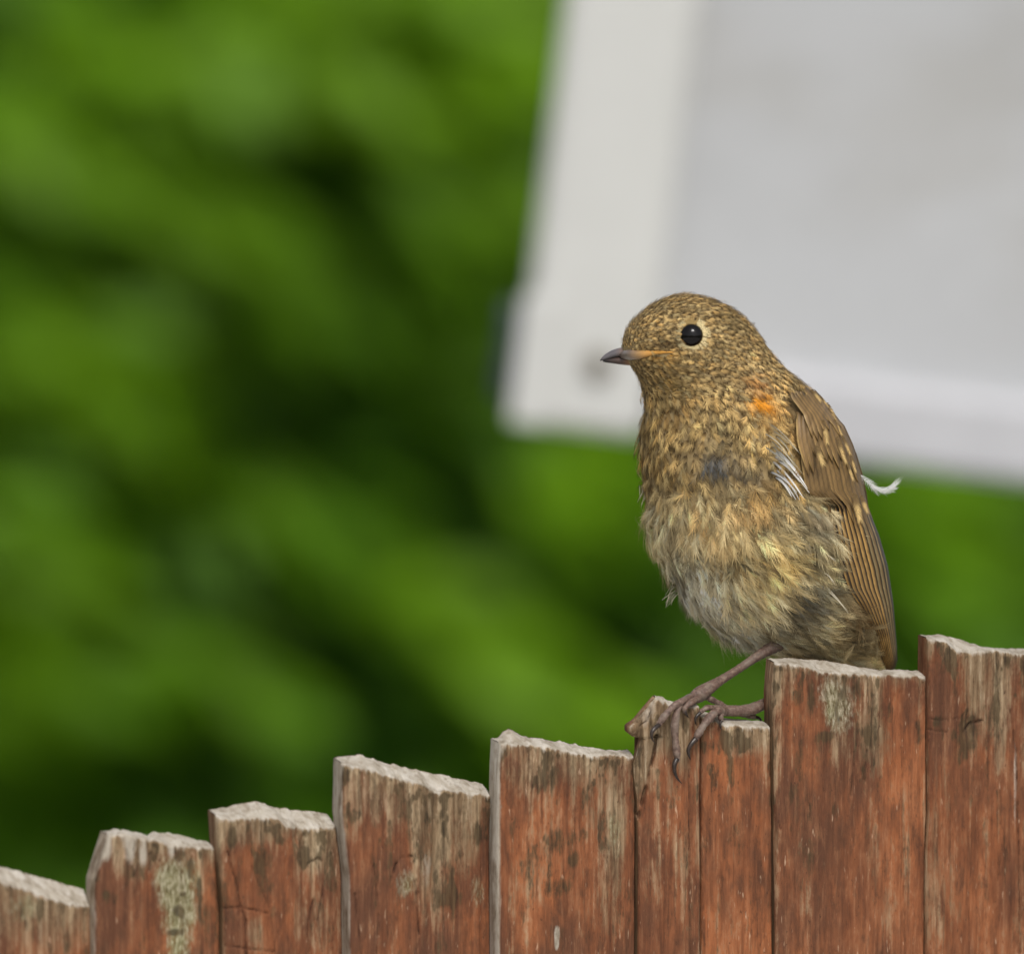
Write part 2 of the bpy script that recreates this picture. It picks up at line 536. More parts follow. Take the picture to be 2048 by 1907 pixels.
# ------------------------------------------------------------------ leafy shrub behind
BR = [  # u, v, ru, rv, angle, value     (bright sprays +, gaps -; shifts leaf colour too)
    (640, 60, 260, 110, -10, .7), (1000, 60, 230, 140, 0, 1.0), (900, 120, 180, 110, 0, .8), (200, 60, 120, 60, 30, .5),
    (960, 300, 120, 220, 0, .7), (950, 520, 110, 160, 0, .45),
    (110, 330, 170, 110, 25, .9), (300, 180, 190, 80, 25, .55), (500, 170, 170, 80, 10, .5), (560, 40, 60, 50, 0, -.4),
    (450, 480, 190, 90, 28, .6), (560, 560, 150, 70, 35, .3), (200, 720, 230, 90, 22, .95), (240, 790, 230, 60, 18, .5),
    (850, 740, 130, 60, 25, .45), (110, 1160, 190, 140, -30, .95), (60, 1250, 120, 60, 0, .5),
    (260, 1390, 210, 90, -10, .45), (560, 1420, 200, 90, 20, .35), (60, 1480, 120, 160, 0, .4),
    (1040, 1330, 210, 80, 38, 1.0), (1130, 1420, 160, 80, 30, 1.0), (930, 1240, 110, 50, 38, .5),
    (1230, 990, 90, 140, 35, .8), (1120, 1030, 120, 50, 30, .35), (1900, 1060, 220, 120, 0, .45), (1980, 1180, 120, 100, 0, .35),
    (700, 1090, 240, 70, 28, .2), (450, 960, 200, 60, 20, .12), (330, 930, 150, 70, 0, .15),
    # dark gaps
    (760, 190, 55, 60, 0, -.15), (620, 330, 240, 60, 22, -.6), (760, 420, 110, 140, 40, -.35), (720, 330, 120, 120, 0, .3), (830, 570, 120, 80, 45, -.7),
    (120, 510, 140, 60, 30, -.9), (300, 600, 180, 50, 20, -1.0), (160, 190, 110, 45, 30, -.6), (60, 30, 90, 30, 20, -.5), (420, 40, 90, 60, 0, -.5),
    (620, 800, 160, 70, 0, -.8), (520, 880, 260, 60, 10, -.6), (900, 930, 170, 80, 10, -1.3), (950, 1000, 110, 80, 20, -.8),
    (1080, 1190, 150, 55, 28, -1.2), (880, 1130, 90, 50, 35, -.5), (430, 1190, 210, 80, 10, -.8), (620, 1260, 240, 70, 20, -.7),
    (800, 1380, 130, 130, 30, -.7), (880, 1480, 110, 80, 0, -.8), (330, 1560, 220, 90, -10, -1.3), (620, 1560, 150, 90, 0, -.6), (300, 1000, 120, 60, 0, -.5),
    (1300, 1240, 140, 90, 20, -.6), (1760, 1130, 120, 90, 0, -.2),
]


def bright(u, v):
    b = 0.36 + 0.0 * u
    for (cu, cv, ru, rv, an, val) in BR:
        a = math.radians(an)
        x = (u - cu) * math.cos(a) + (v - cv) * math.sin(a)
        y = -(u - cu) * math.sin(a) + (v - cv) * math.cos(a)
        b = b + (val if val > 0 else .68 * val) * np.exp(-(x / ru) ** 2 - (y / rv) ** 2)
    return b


def leaves_mesh(P, ax, nr, L, W, col):
    """lanceolate leaf blades, 2 x 4 facets, folded along the midrib"""
    N = len(P)
    b = norm(np.cross(nr, ax)); nr = norm(np.cross(ax, b))
    ts = np.array([0, .22, .5, .78, 1.0]); ws = np.array([.06, .75, 1.0, .65, 0.03])
    droop = rng.uniform(0.05, 0.3, N)
    V = np.zeros((N, 5, 3, 3))
    for i, (tt, w) in enumerate(zip(ts, ws)):
        mid = P + ax * (L * tt)[:, None] - nr * (L * droop * tt * tt)[:, None]
        for j, sd in enumerate((-1, 0, 1)):
            V[:, i, j] = mid + b * (sd * w * W * .5)[:, None] + nr * (abs(sd) * w * W * .12)[:, None]
    base = np.arange(N)[:, None] * 15
    q0 = gridquads(5, 3)
    Q = (base[:, :, None] + q0[None]).reshape(-1, 4)
    c = np.repeat(col, 15, axis=0)
    return V.reshape(-1, 3), Q, c


shrub = empty('shrub', (0.2, 8.05 + CAM[1], 0.0))
tag(shrub, 'dense leafy green shrub filling the blurred backdrop behind the fence', 'shrub')
sh_off = np.array(shrub.location)


def rand_leaf_dirs(N, spread=0.5):
    # sprays droop to the lower right, as seen from the fence
    ang = np.radians(rng.normal(-30, 26, N))
    ax = np.stack([np.cos(ang), rng.normal(-0.15, 0.35, N), np.sin(ang)], -1)
    nr = np.stack([rng.normal(0.1, spread, N), rng.normal(-0.65, spread * .6, N), rng.normal(0.75, spread * .6, N)], -1)
    return norm(ax), norm(nr)


LP, LL, LW, LC = [], [], [], []
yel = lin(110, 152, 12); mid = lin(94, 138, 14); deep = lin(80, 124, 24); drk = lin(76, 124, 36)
# near sprays, denser where the shrub bulges
N = 20000
u = rng.uniform(-500, 2600, N); v = rng.uniform(-400, 2000, N)
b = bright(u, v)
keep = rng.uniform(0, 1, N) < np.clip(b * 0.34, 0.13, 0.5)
u, v, b = u[keep], v[keep], b[keep]
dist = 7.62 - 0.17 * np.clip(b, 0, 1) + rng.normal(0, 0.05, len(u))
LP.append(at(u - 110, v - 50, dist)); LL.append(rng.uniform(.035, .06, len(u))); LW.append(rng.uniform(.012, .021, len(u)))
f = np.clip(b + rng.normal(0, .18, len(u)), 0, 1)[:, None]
LC.append(np.where(f > .5, mid + (yel - mid) * (f - .5) * 2, deep + (mid - deep) * f * 2) * rng.uniform(.75, 1.2, (len(u), 1)))  # lit and dark areas of the shrub painted into the leaf colours
# inner leaves
N = 9000
u = rng.uniform(-500, 2600, N); v = rng.uniform(-400, 2000, N); b = bright(u, v)
keep = rng.uniform(0, 1, N) < np.clip(0.7 + b * .4, .65, 1)
u, v, b = u[keep], v[keep], b[keep]
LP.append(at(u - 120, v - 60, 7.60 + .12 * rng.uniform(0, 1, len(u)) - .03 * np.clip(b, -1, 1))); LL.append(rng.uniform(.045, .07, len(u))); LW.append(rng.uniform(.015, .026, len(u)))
LC.append((drk + (deep - drk) * rng.uniform(0, 1, (len(u), 1)) ** 1.0 * np.clip(.4 + b, 0, 1.3)[:, None]))  # inner leaf tone follows the same map of light and dark
# the rest of the shrub, all round its volume
N = 30000
x = rng.uniform(-1.9, 2.3, N); z = rng.uniform(0.12, 1.95, N); y = rng.uniform(7.45, 9.0, N)
hx = np.clip(1 - ((x - .2) / 2.1) ** 2, 0, 1) ** .3
ok = (z < 0.5 + 1.4 * hx - .15 * fbm(x * 3 + 20, y * 3, 9)) & ((np.abs(y - 8.25) > .3) | (rng.uniform(0, 1, N) < .55))
cy = (y - 8.2) / .8
ok &= (1.95 - z) > 0.35 * np.abs(cy) ** 3
front = px(1024, 953, 0)
# leave the part seen in detail to the sprays above
vx = (x / (y)) * DIST / S + 1024
vz = np.abs(z - (CAM[2] - y * math.tan(PITCH))) 
seen = (vx > -480) & (vx < 2580) & (vz < .30) & (y < 8.05)
ok &= ~seen
x, y, z = x[ok], y[ok], z[ok]
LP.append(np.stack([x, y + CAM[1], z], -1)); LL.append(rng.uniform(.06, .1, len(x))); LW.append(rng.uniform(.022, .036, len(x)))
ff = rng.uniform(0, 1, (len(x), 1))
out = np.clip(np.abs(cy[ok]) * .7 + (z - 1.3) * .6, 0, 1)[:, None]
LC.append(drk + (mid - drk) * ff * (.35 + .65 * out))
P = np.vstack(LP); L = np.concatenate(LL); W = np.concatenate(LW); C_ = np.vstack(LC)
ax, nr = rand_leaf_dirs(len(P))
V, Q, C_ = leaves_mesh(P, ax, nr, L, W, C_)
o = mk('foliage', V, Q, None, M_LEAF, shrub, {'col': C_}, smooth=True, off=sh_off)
o['kind'] = 'stuff'
# stems and branches
stem = []
for k in range(7):
    bx = rng.normal(0, .5); by = rng.normal(.3, .1)
    top = np.array([bx * 2.0 + rng.normal(0, .2), by, rng.uniform(1.3, 1.75)])
    pts = [(bx, by, -.05, .028), (bx * 1.2, by + .02, .5, .022), (bx * 1.6 + rng.normal(0, .08), by, 1.0, .014), (*top, .005)]
    V, q, tt = tube(pts, 18, 8)
    o = mk('stem', V + sh_off, q, tt, M_BARK, shrub, smooth=True, off=sh_off)
    tw = []
    for j in range(9):
        s0 = catmull(pts, 18)[rng.integers(6, 17)][:3]
        e = s0 + np.array([rng.normal(.1, .3), rng.normal(-.05, .2), rng.uniform(-.1, .35)])
        tw.append(tube([(*s0, .006), (*((s0 + e) / 2 + [0, 0, .05]), .004), (*e, .0015)], 8, 5))
    V, q, tt = merge(tw)
    mk('twigs', V + sh_off, q, tt, M_BARK, o, smooth=True, off=sh_off)['kind'] = 'stuff'

# ------------------------------------------------------------------ tilted pale board behind
PD = 5.05
corner = at(1030, 842, PD)
PS = S * PD / DIST
roll = math.radians(6.9)
board = empty('notice_board', (corner[0] + .3, corner[1], 0.0))
tag(board, 'large tilted pale grey board with white edging, out of focus behind the bird', 'board')
b_off = np.array(board.location)
bx_ = np.array([math.cos(roll), 0, -math.sin(roll)]); bz_ = np.array([math.sin(roll), 0, math.cos(roll)]); by_ = np.array([0, 1.0, 0])


def bpart(name, box, mat, parent, bev=.002):
    V, q, tt = rbox(*box, bev)
    V = corner + V[:, :1] * bx_ + V[:, 1:2] * by_ + V[:, 2:3] * bz_
    return mk(name, V, q, tt, mat, parent, off=b_off)


BW, BH = .82, .66
ng = 60
sx = np.linspace(.003, BW, ng); sz = np.linspace(.003, BH, ng)
SX, SZ = np.meshgrid(sx, sz)
und = .010 * (fbm(SX * 9 + 4, SZ * 3 + 2, 3, 2) - .5) + .012 * (fbm((SX + SZ) * 8 + 9, (SX - SZ) * 4 + 30, 8, 2) - .5)
Vf = corner + SX[..., None] * bx_ + (0.006 + und)[..., None] * by_ + SZ[..., None] * bz_
Vk = corner + SX[..., None] * bx_ + (0.021 + und)[..., None] * by_ + SZ[..., None] * bz_
qf = gridquads(ng, ng); ii = np.arange(ng * ng).reshape(ng, ng)
rim = np.concatenate([ii[0, :-1], ii[:-1, -1], ii[-1, :0:-1], ii[:0:-1, 0]]); rim2 = np.roll(rim, -1)
qs = np.stack([rim, rim + ng * ng, rim2 + ng * ng, rim2], 1)
sheet = mk('sheet', np.vstack([Vf.reshape(-1, 3), Vk.reshape(-1, 3)]), np.vstack([qf, qf[:, ::-1] + ng * ng, qs]), None, M_SHEET, board, smooth=True, off=b_off)
bpart('edge_strip', (0, 262 * PS, -.008, .034, 0.0, BH + .003), M_TRIM, board, .003)
bpart('bottom_rail', (262 * PS + .0015, BW + .003, -.006, .034, 0, 165 * PS), M_TRIM2, board, .003)
bpart('corner_cap', (-14 * PS, 60 * PS, -.011, -.0085, 2 * PS, 262 * PS), M_TRIM, board, .001)
bpart('corner_bracket', (-50 * PS, -15 * PS, -.011, .02, 50 * PS, 225 * PS), M_BRACKET, board, .001)
# round bolt head
bc = corner + bx_ * (150 * PS) + bz_ * (140 * PS) + by_ * (-.0085)
ang = np.arange(20) / 20 * 2 * np.pi
rings = []
for r, y in ((27, 0.0), (27, -.0015), (22, -.0035), (8, -.0045)):
    rings.append(bc + PS * r * (np.cos(ang)[:, None] * bx_ + np.sin(ang)[:, None] * bz_) + by_ * y)
V = np.vstack(rings + [bc[None] + by_ * -.0046])
q = gridquads(4, 20, 0, True)
tt = np.stack([60 + np.arange(20), 60 + (np.arange(20) + 1) % 20, np.full(20, 80)], 1)
mk('bolt', V, q, tt, M_BOLT, board, off=b_off)
for xx in (.27, .70):
    top = corner + bx_ * xx + bz_ * (BH * .8)
    V, q, tt = rbox(top[0] - .035, top[0] + .035, corner[1] + .03, corner[1] + .10, -.05, top[2], .004)
    mk('post', V, q, tt, M_POST, board, off=b_off)

# ------------------------------------------------------------------ fence
ALPHA = math.radians(22)
E = np.array([math.cos(ALPHA), math.sin(ALPHA), 0]); NN = np.array([math.sin(ALPHA), -math.cos(ALPHA), 0])
Q0 = px(1400.0, 1400.0, 0.0)
f_loc = np.array([Q0[0], Q0[1], 0.0])
fence = empty('fence', f_loc, ALPHA)
tag(fence, 'weathered red brown wooden fence with rough stepped plank tops', 'fence')


def fpt(u, v, o=0.0):
    """pixel -> (a, z) in fence px units on the fence plane offset o towards the viewer"""
    p = px(u, v, 0.0)
    ray = p - CAM
    u_, o_ = np.broadcast_arrays(np.asarray(u, float), np.asarray(o, float))
    k = ((Q0 - CAM) @ NN + o_ * S) / (ray @ NN)
    P = CAM + ray * k[..., None]
    r = P - Q0
    return (r @ E) / S, r[..., 2] / S


def poly(pts, o):
    p = np.array(pts, float)
    return fpt(p[:, 0], p[:, 1], o)


def plank(top_f, top_b, left, right, oL=45, oR=5, thL=56, thR=50, seed=0, blobs=(), cracks=(), tint=.5, wdepth=120, rough=4.0, label=None, step=2.2, butt=None, gap=1.2, side=.04):
    om = (oL + oR) / 2
    la, lz = poly(left, oL - thL)
    if butt is not None:
        ra, rz = poly(butt[0], butt[1]); ra = ra - gap
    else:
        ra, rz = poly(right, oR)
    sl = np.argsort(lz); sr = np.argsort(rz)
    aL = lambda z: np.interp(z, lz[sl], la[sl]); aR = lambda z: np.interp(z, rz[sr], ra[sr])
    fa, fz = poly(top_f, om); ba, bz = poly(top_b, om - 46)
    width = aR(fz.mean()) - aL(fz.mean())
    nc = int(width / step)
    q = np.linspace(0, 1, nc)
    # round-ish: finer columns near edges
    a0 = aL(fz[0]); a1 = aR(fz[-1])
    at_top = a0 + q * (a1 - a0)
    so = np.argsort(fa); ft = np.interp(at_top, fa[so], fz[so])
    so = np.argsort(ba); bt = np.interp(at_top, ba[so], bz[so])
    bt = np.maximum(bt, ft + 1.5)
    ft = ft + rough * (fbm(at_top / 9 + seed * 31, at_top * 0 + 3, seed, 3) - .5)
    bt = bt + rough * 1.2 * (fbm(at_top / 12 + seed * 17, at_top * 0 + 8, seed + 3, 3) - .5)
    zb = (-Q0[2] + .012) / S                       # bottom, just above the ground
    tl = np.concatenate([np.array([0, .7, 1.6, 3, 5, 7.5]), np.arange(10, 640, 3.2), [700, 900, 1400, 3000]])
    nr_ = len(tl) + 1
    # ---- front grid
    T_ = np.concatenate([tl, [0]])[:, None]
    Zg = ft[None, :] - T_
    Zg[-1, :] = zb
    A = aL(Zg) + q[None, :] * (aR(Zg) - aL(Zg))
    dep = np.minimum(T_ + 0 * Zg, 900)
    vpx = 1400 - Zg                                # about the pixel row
    gr = fbm(A / 5 + seed * 13, Zg / 90 + seed, seed + 1, 3) - .5
    gr2 = fbm(A / 26 + seed * 7, Zg / 160, seed + 2, 2) - .5
    fine = fbm(A / 3.2, Zg / 7 + seed, seed + 5, 2) - .5
    O = oL + q[None, :] * (oR - oL) + gr * 4.2 + gr2 * 5 + fine * (1.2 + 2.2 * np.exp(-dep / 60))
    # rounded top arris and side arrises
    O = O - 5.0 * np.exp(-dep / 2.2)
    eL = (A - aL(Zg)); eR = (aR(Zg) - A)
    O = O - 7 * np.exp(-eL / 3.0) - 5 * np.exp(-eR / 3.0)
    # attributes
    we = .5 * np.exp(-(dep / wdepth) ** 1.1) + .45 * np.exp(-dep / 16) + .35 * np.exp(-eL / 9) + .12 * np.exp(-eR / 8) + .55 * (fbm(A / 40 + seed * 3, Zg / 150 + seed, seed + 8, 3) - .5)
    li = np.zeros_like(A); mo = np.zeros_like(A); cr = np.zeros_like(A); ti = tint + .9 * (fbm(A / 55 + seed, Zg / 220, seed + 11, 2) - .5)
    bl = .9 * np.exp(-dep / 3.0) + .35 * np.exp(-dep / 16) * (fbm(A / 6, Zg / 40, seed + 21, 2) > .5) + (.05 + .8 * side) * np.exp(-eL / 3.2)
    mo = mo + .9 * sm(.52, .70, fbm(A / 20 + seed * 5, Zg / 46 + seed, seed + 81, 3)) * (.25 + .75 * np.exp(-dep / 200)) * sm(2, 14, dep)
    mo = mo + .5 * np.exp(-((dep - 9) / 7) ** 2) * sm(.45, .7, fbm(A / 9 + seed, Zg / 20, seed + 83, 2))
    for (kind, bu, bv, ru, rv, val) in blobs:
        ca, cz = fpt(bu, bv, om)
        wob = 1 + .5 * (fbm(A / 18 + 5, Zg / 18 + seed, seed + 33, 3) - .5)
        g = val * np.exp(-((((A - ca) / ru) ** 2 + ((Zg - cz) / rv) ** 2) * wob) ** 1.5)
        if kind == 'w': we = we + g
        elif kind == 'l': li = li + g; O = O + g * 2.0 * fine
        elif kind == 'm': mo = mo + g
        elif kind == 'b': bl = bl + g
        elif kind == 't': ti = ti + g
        elif kind == 'o': O = O + g
    for (pts, w, d) in cracks:
        ca, cz = poly(pts, om)
        best = np.full(A.shape, 1e9); w = w * .62
        for i in range(len(ca) - 1):
            ax_, az_ = ca[i], cz[i]; dx, dz = ca[i + 1] - ax_, cz[i + 1] - az_
            L2 = dx * dx + dz * dz
            tt = np.clip(((A - ax_) * dx + (Zg - az_) * dz) / L2, 0, 1)
            wv = 2.2 * (vnoise(A / 4 + seed, Zg / 9, seed + 40) - .5)
            best = np.minimum(best, np.hypot(A - ax_ - tt * dx + wv, Zg - az_ - tt * dz))
        g = np.exp(-(best / w) ** 2) * sm(.12, .5, fbm(A / 14 + 9, Zg / 26 + seed, seed + 44, 2))
        cr = np.maximum(cr, g * min(1, d / 5)); O = O - d * g
    nF = A.size
    front = np.stack([A, O, Zg], -1)
    # ---- back column grid (coarse) : same columns, few rows
    th = thL + q * (thR - thL)
    trow = np.array([0, 3, 10, 40, 200, 900])
    Zb = np.vstack([bt[None, :] - trow[:, None], np.full((1, nc), zb)])
    Ab = aL(Zb) + q[None, :] * (aR(Zb) - aL(Zb))
    Ob = (oL + q * (oR - oL) - th)[None, :] + 3 * np.exp(-np.minimum(bt[None, :] - Zb, 900) / 4) + 2 * (fbm(Ab / 6, Zb / 80, seed + 60, 2) - .5)
    back = np.stack([Ab, Ob, Zb], -1)
    # ---- top cap between front row 0 and back row 0
    nt = 14
    s = np.linspace(0, 1, nt)[1:-1]
    cap = front[0][None] * (1 - s[:, None, None]) + back[0][None] * s[:, None, None]
    capn = fbm(cap[..., 0] / 5 + seed, cap[..., 1] / 6, seed + 71, 3) - .5
    cap[..., 2] += rough * .55 * capn + 1.2 * np.sin(np.pi * s)[:, None]
    # ---- sides: connect front edge columns to the back
    parts_v = [front.reshape(-1, 3), cap.reshape(-1, 3), back.reshape(-1, 3)]
    nR = front.shape[0]
    i_front = np.arange(front.size // 3).reshape(nR, nc)
    i_cap = i_front.size + np.arange(len(s) * nc).reshape(len(s), nc)
    i_back = i_front.size + i_cap.size + np.arange(back.size // 3).reshape(back.shape[0], nc)
    Q = []

    def strip(A_, B_):
        Q.append(np.stack([A_[:-1], A_[1:], B_[1:], B_[:-1]], -1))
    for r in range(nR - 1): strip(i_front[r + 1], i_front[r])
    rows = [i_front[0]] + list(i_cap) + [i_back[0]]
    for r in range(len(rows) - 1): strip(rows[r], rows[r + 1])
    for r in range(back.shape[0] - 1): strip(i_back[r], i_back[r + 1])
    base = sum(len(p) for p in parts_v)
    at_side = []
    ns = 8
    for sd_, ci in ((0, 0), (1, nc - 1)):
        fe = front[:, ci]; zf = fe[:, 2]
        # back edge line evaluated at same heights (clamped to back top)
        zbk = np.minimum(zf + (back[0, ci, 2] - front[0, ci, 2]) * np.exp(-np.linspace(0, 40, nR)), back[0, ci, 2])
        abk = aL(zbk) if sd_ == 0 else aR(zbk)
        obk = np.full(nR, Ob[1, ci])
        be = np.stack([abk, obk, zbk], -1)
        ss = np.linspace(0, 1, ns)[1:]
        G = fe[:, None] * (1 - ss[None, :, None]) + be[:, None] * ss[None, :, None]
        sgn = -1 if sd_ == 0 else 1
        nzs = fbm(G[..., 1] / 5 + seed, G[..., 2] / 60, seed + 90 + sd_, 3) - .5
        G[..., 0] += sgn * (2.2 * np.sin(np.pi * np.clip(ss, 0, .9))[None] + 3.0 * nzs)
        parts_v.append(G.reshape(-1, 3))
        ig = base + np.arange(nR * (ns - 1)).reshape(nR, ns - 1); base += ig.size
        full = np.concatenate([i_front[:, ci:ci + 1], ig], 1)
        for r in range(nR - 1):
            if sd_ == 0: strip(full[r], full[r + 1])
            else: strip(full[r + 1], full[r])
        at_side.append((nR, ns - 1))
        # close top triangle-ish gap
        caprow = np.array([rw[ci] for rw in rows])
        cc = np.linspace(0, len(full[0]) - 1, len(caprow)).round().astype(int)
        st = np.stack([caprow[:-1], caprow[1:], full[0][cc[1:]], full[0][cc[:-1]]], -1)
        st = st[(st[:, 2] != st[:, 3]) & (st[:, 0] != st[:, 3]) & (st[:, 1] != st[:, 2])]
        if len(st): Q.append(st if sd_ == 1 else st[:, ::-1])
    Vn = np.vstack(parts_v)
    nv = len(Vn)
    K = {}
    for nm, arr, capv, backv, sidev in (('weather', we, 1.0, .8, .95 if side > .3 else .5), ('lichen', li, 0, 0, 0), ('moss', mo, 0, .2, .1), ('crack', cr, 0, 0, 0), ('tint', ti, .3, .3, .3), ('bleach', bl, .95, .15, side)):
        x = np.zeros(nv)
        x[:nF] = arr.ravel()
        x[nF:nF + i_cap.size] = capv
        x[nF + i_cap.size:nF + i_cap.size + i_back.size] = backv
        x[nF + i_cap.size + i_back.size:] = sidev
        if side < .3:                                # grime down in the joint between two planks
            gr_ = np.tile(np.repeat(sm(40, 150, np.minimum(np.concatenate([tl, [3000]]), 3000)), ns - 1), 2)
            tgt = {'weather': .1, 'moss': 1.1, 'bleach': 0.0}.get(nm)
            if tgt is not None:
                k0 = nF + i_cap.size + i_back.size
                x[k0:] = x[k0:] * (1 - gr_) + tgt * gr_
        K[nm] = np.clip(x, 0, 2)
    Vl = np.stack([Vn[:, 0] * S, -Vn[:, 1] * S, Vn[:, 2] * S + Q0[2]], -1)
    o = mk('plank', Vl, np.vstack(Q), None, M_PLANK, fence, K, smooth=True)
    if label: o['label'] = label
    return o


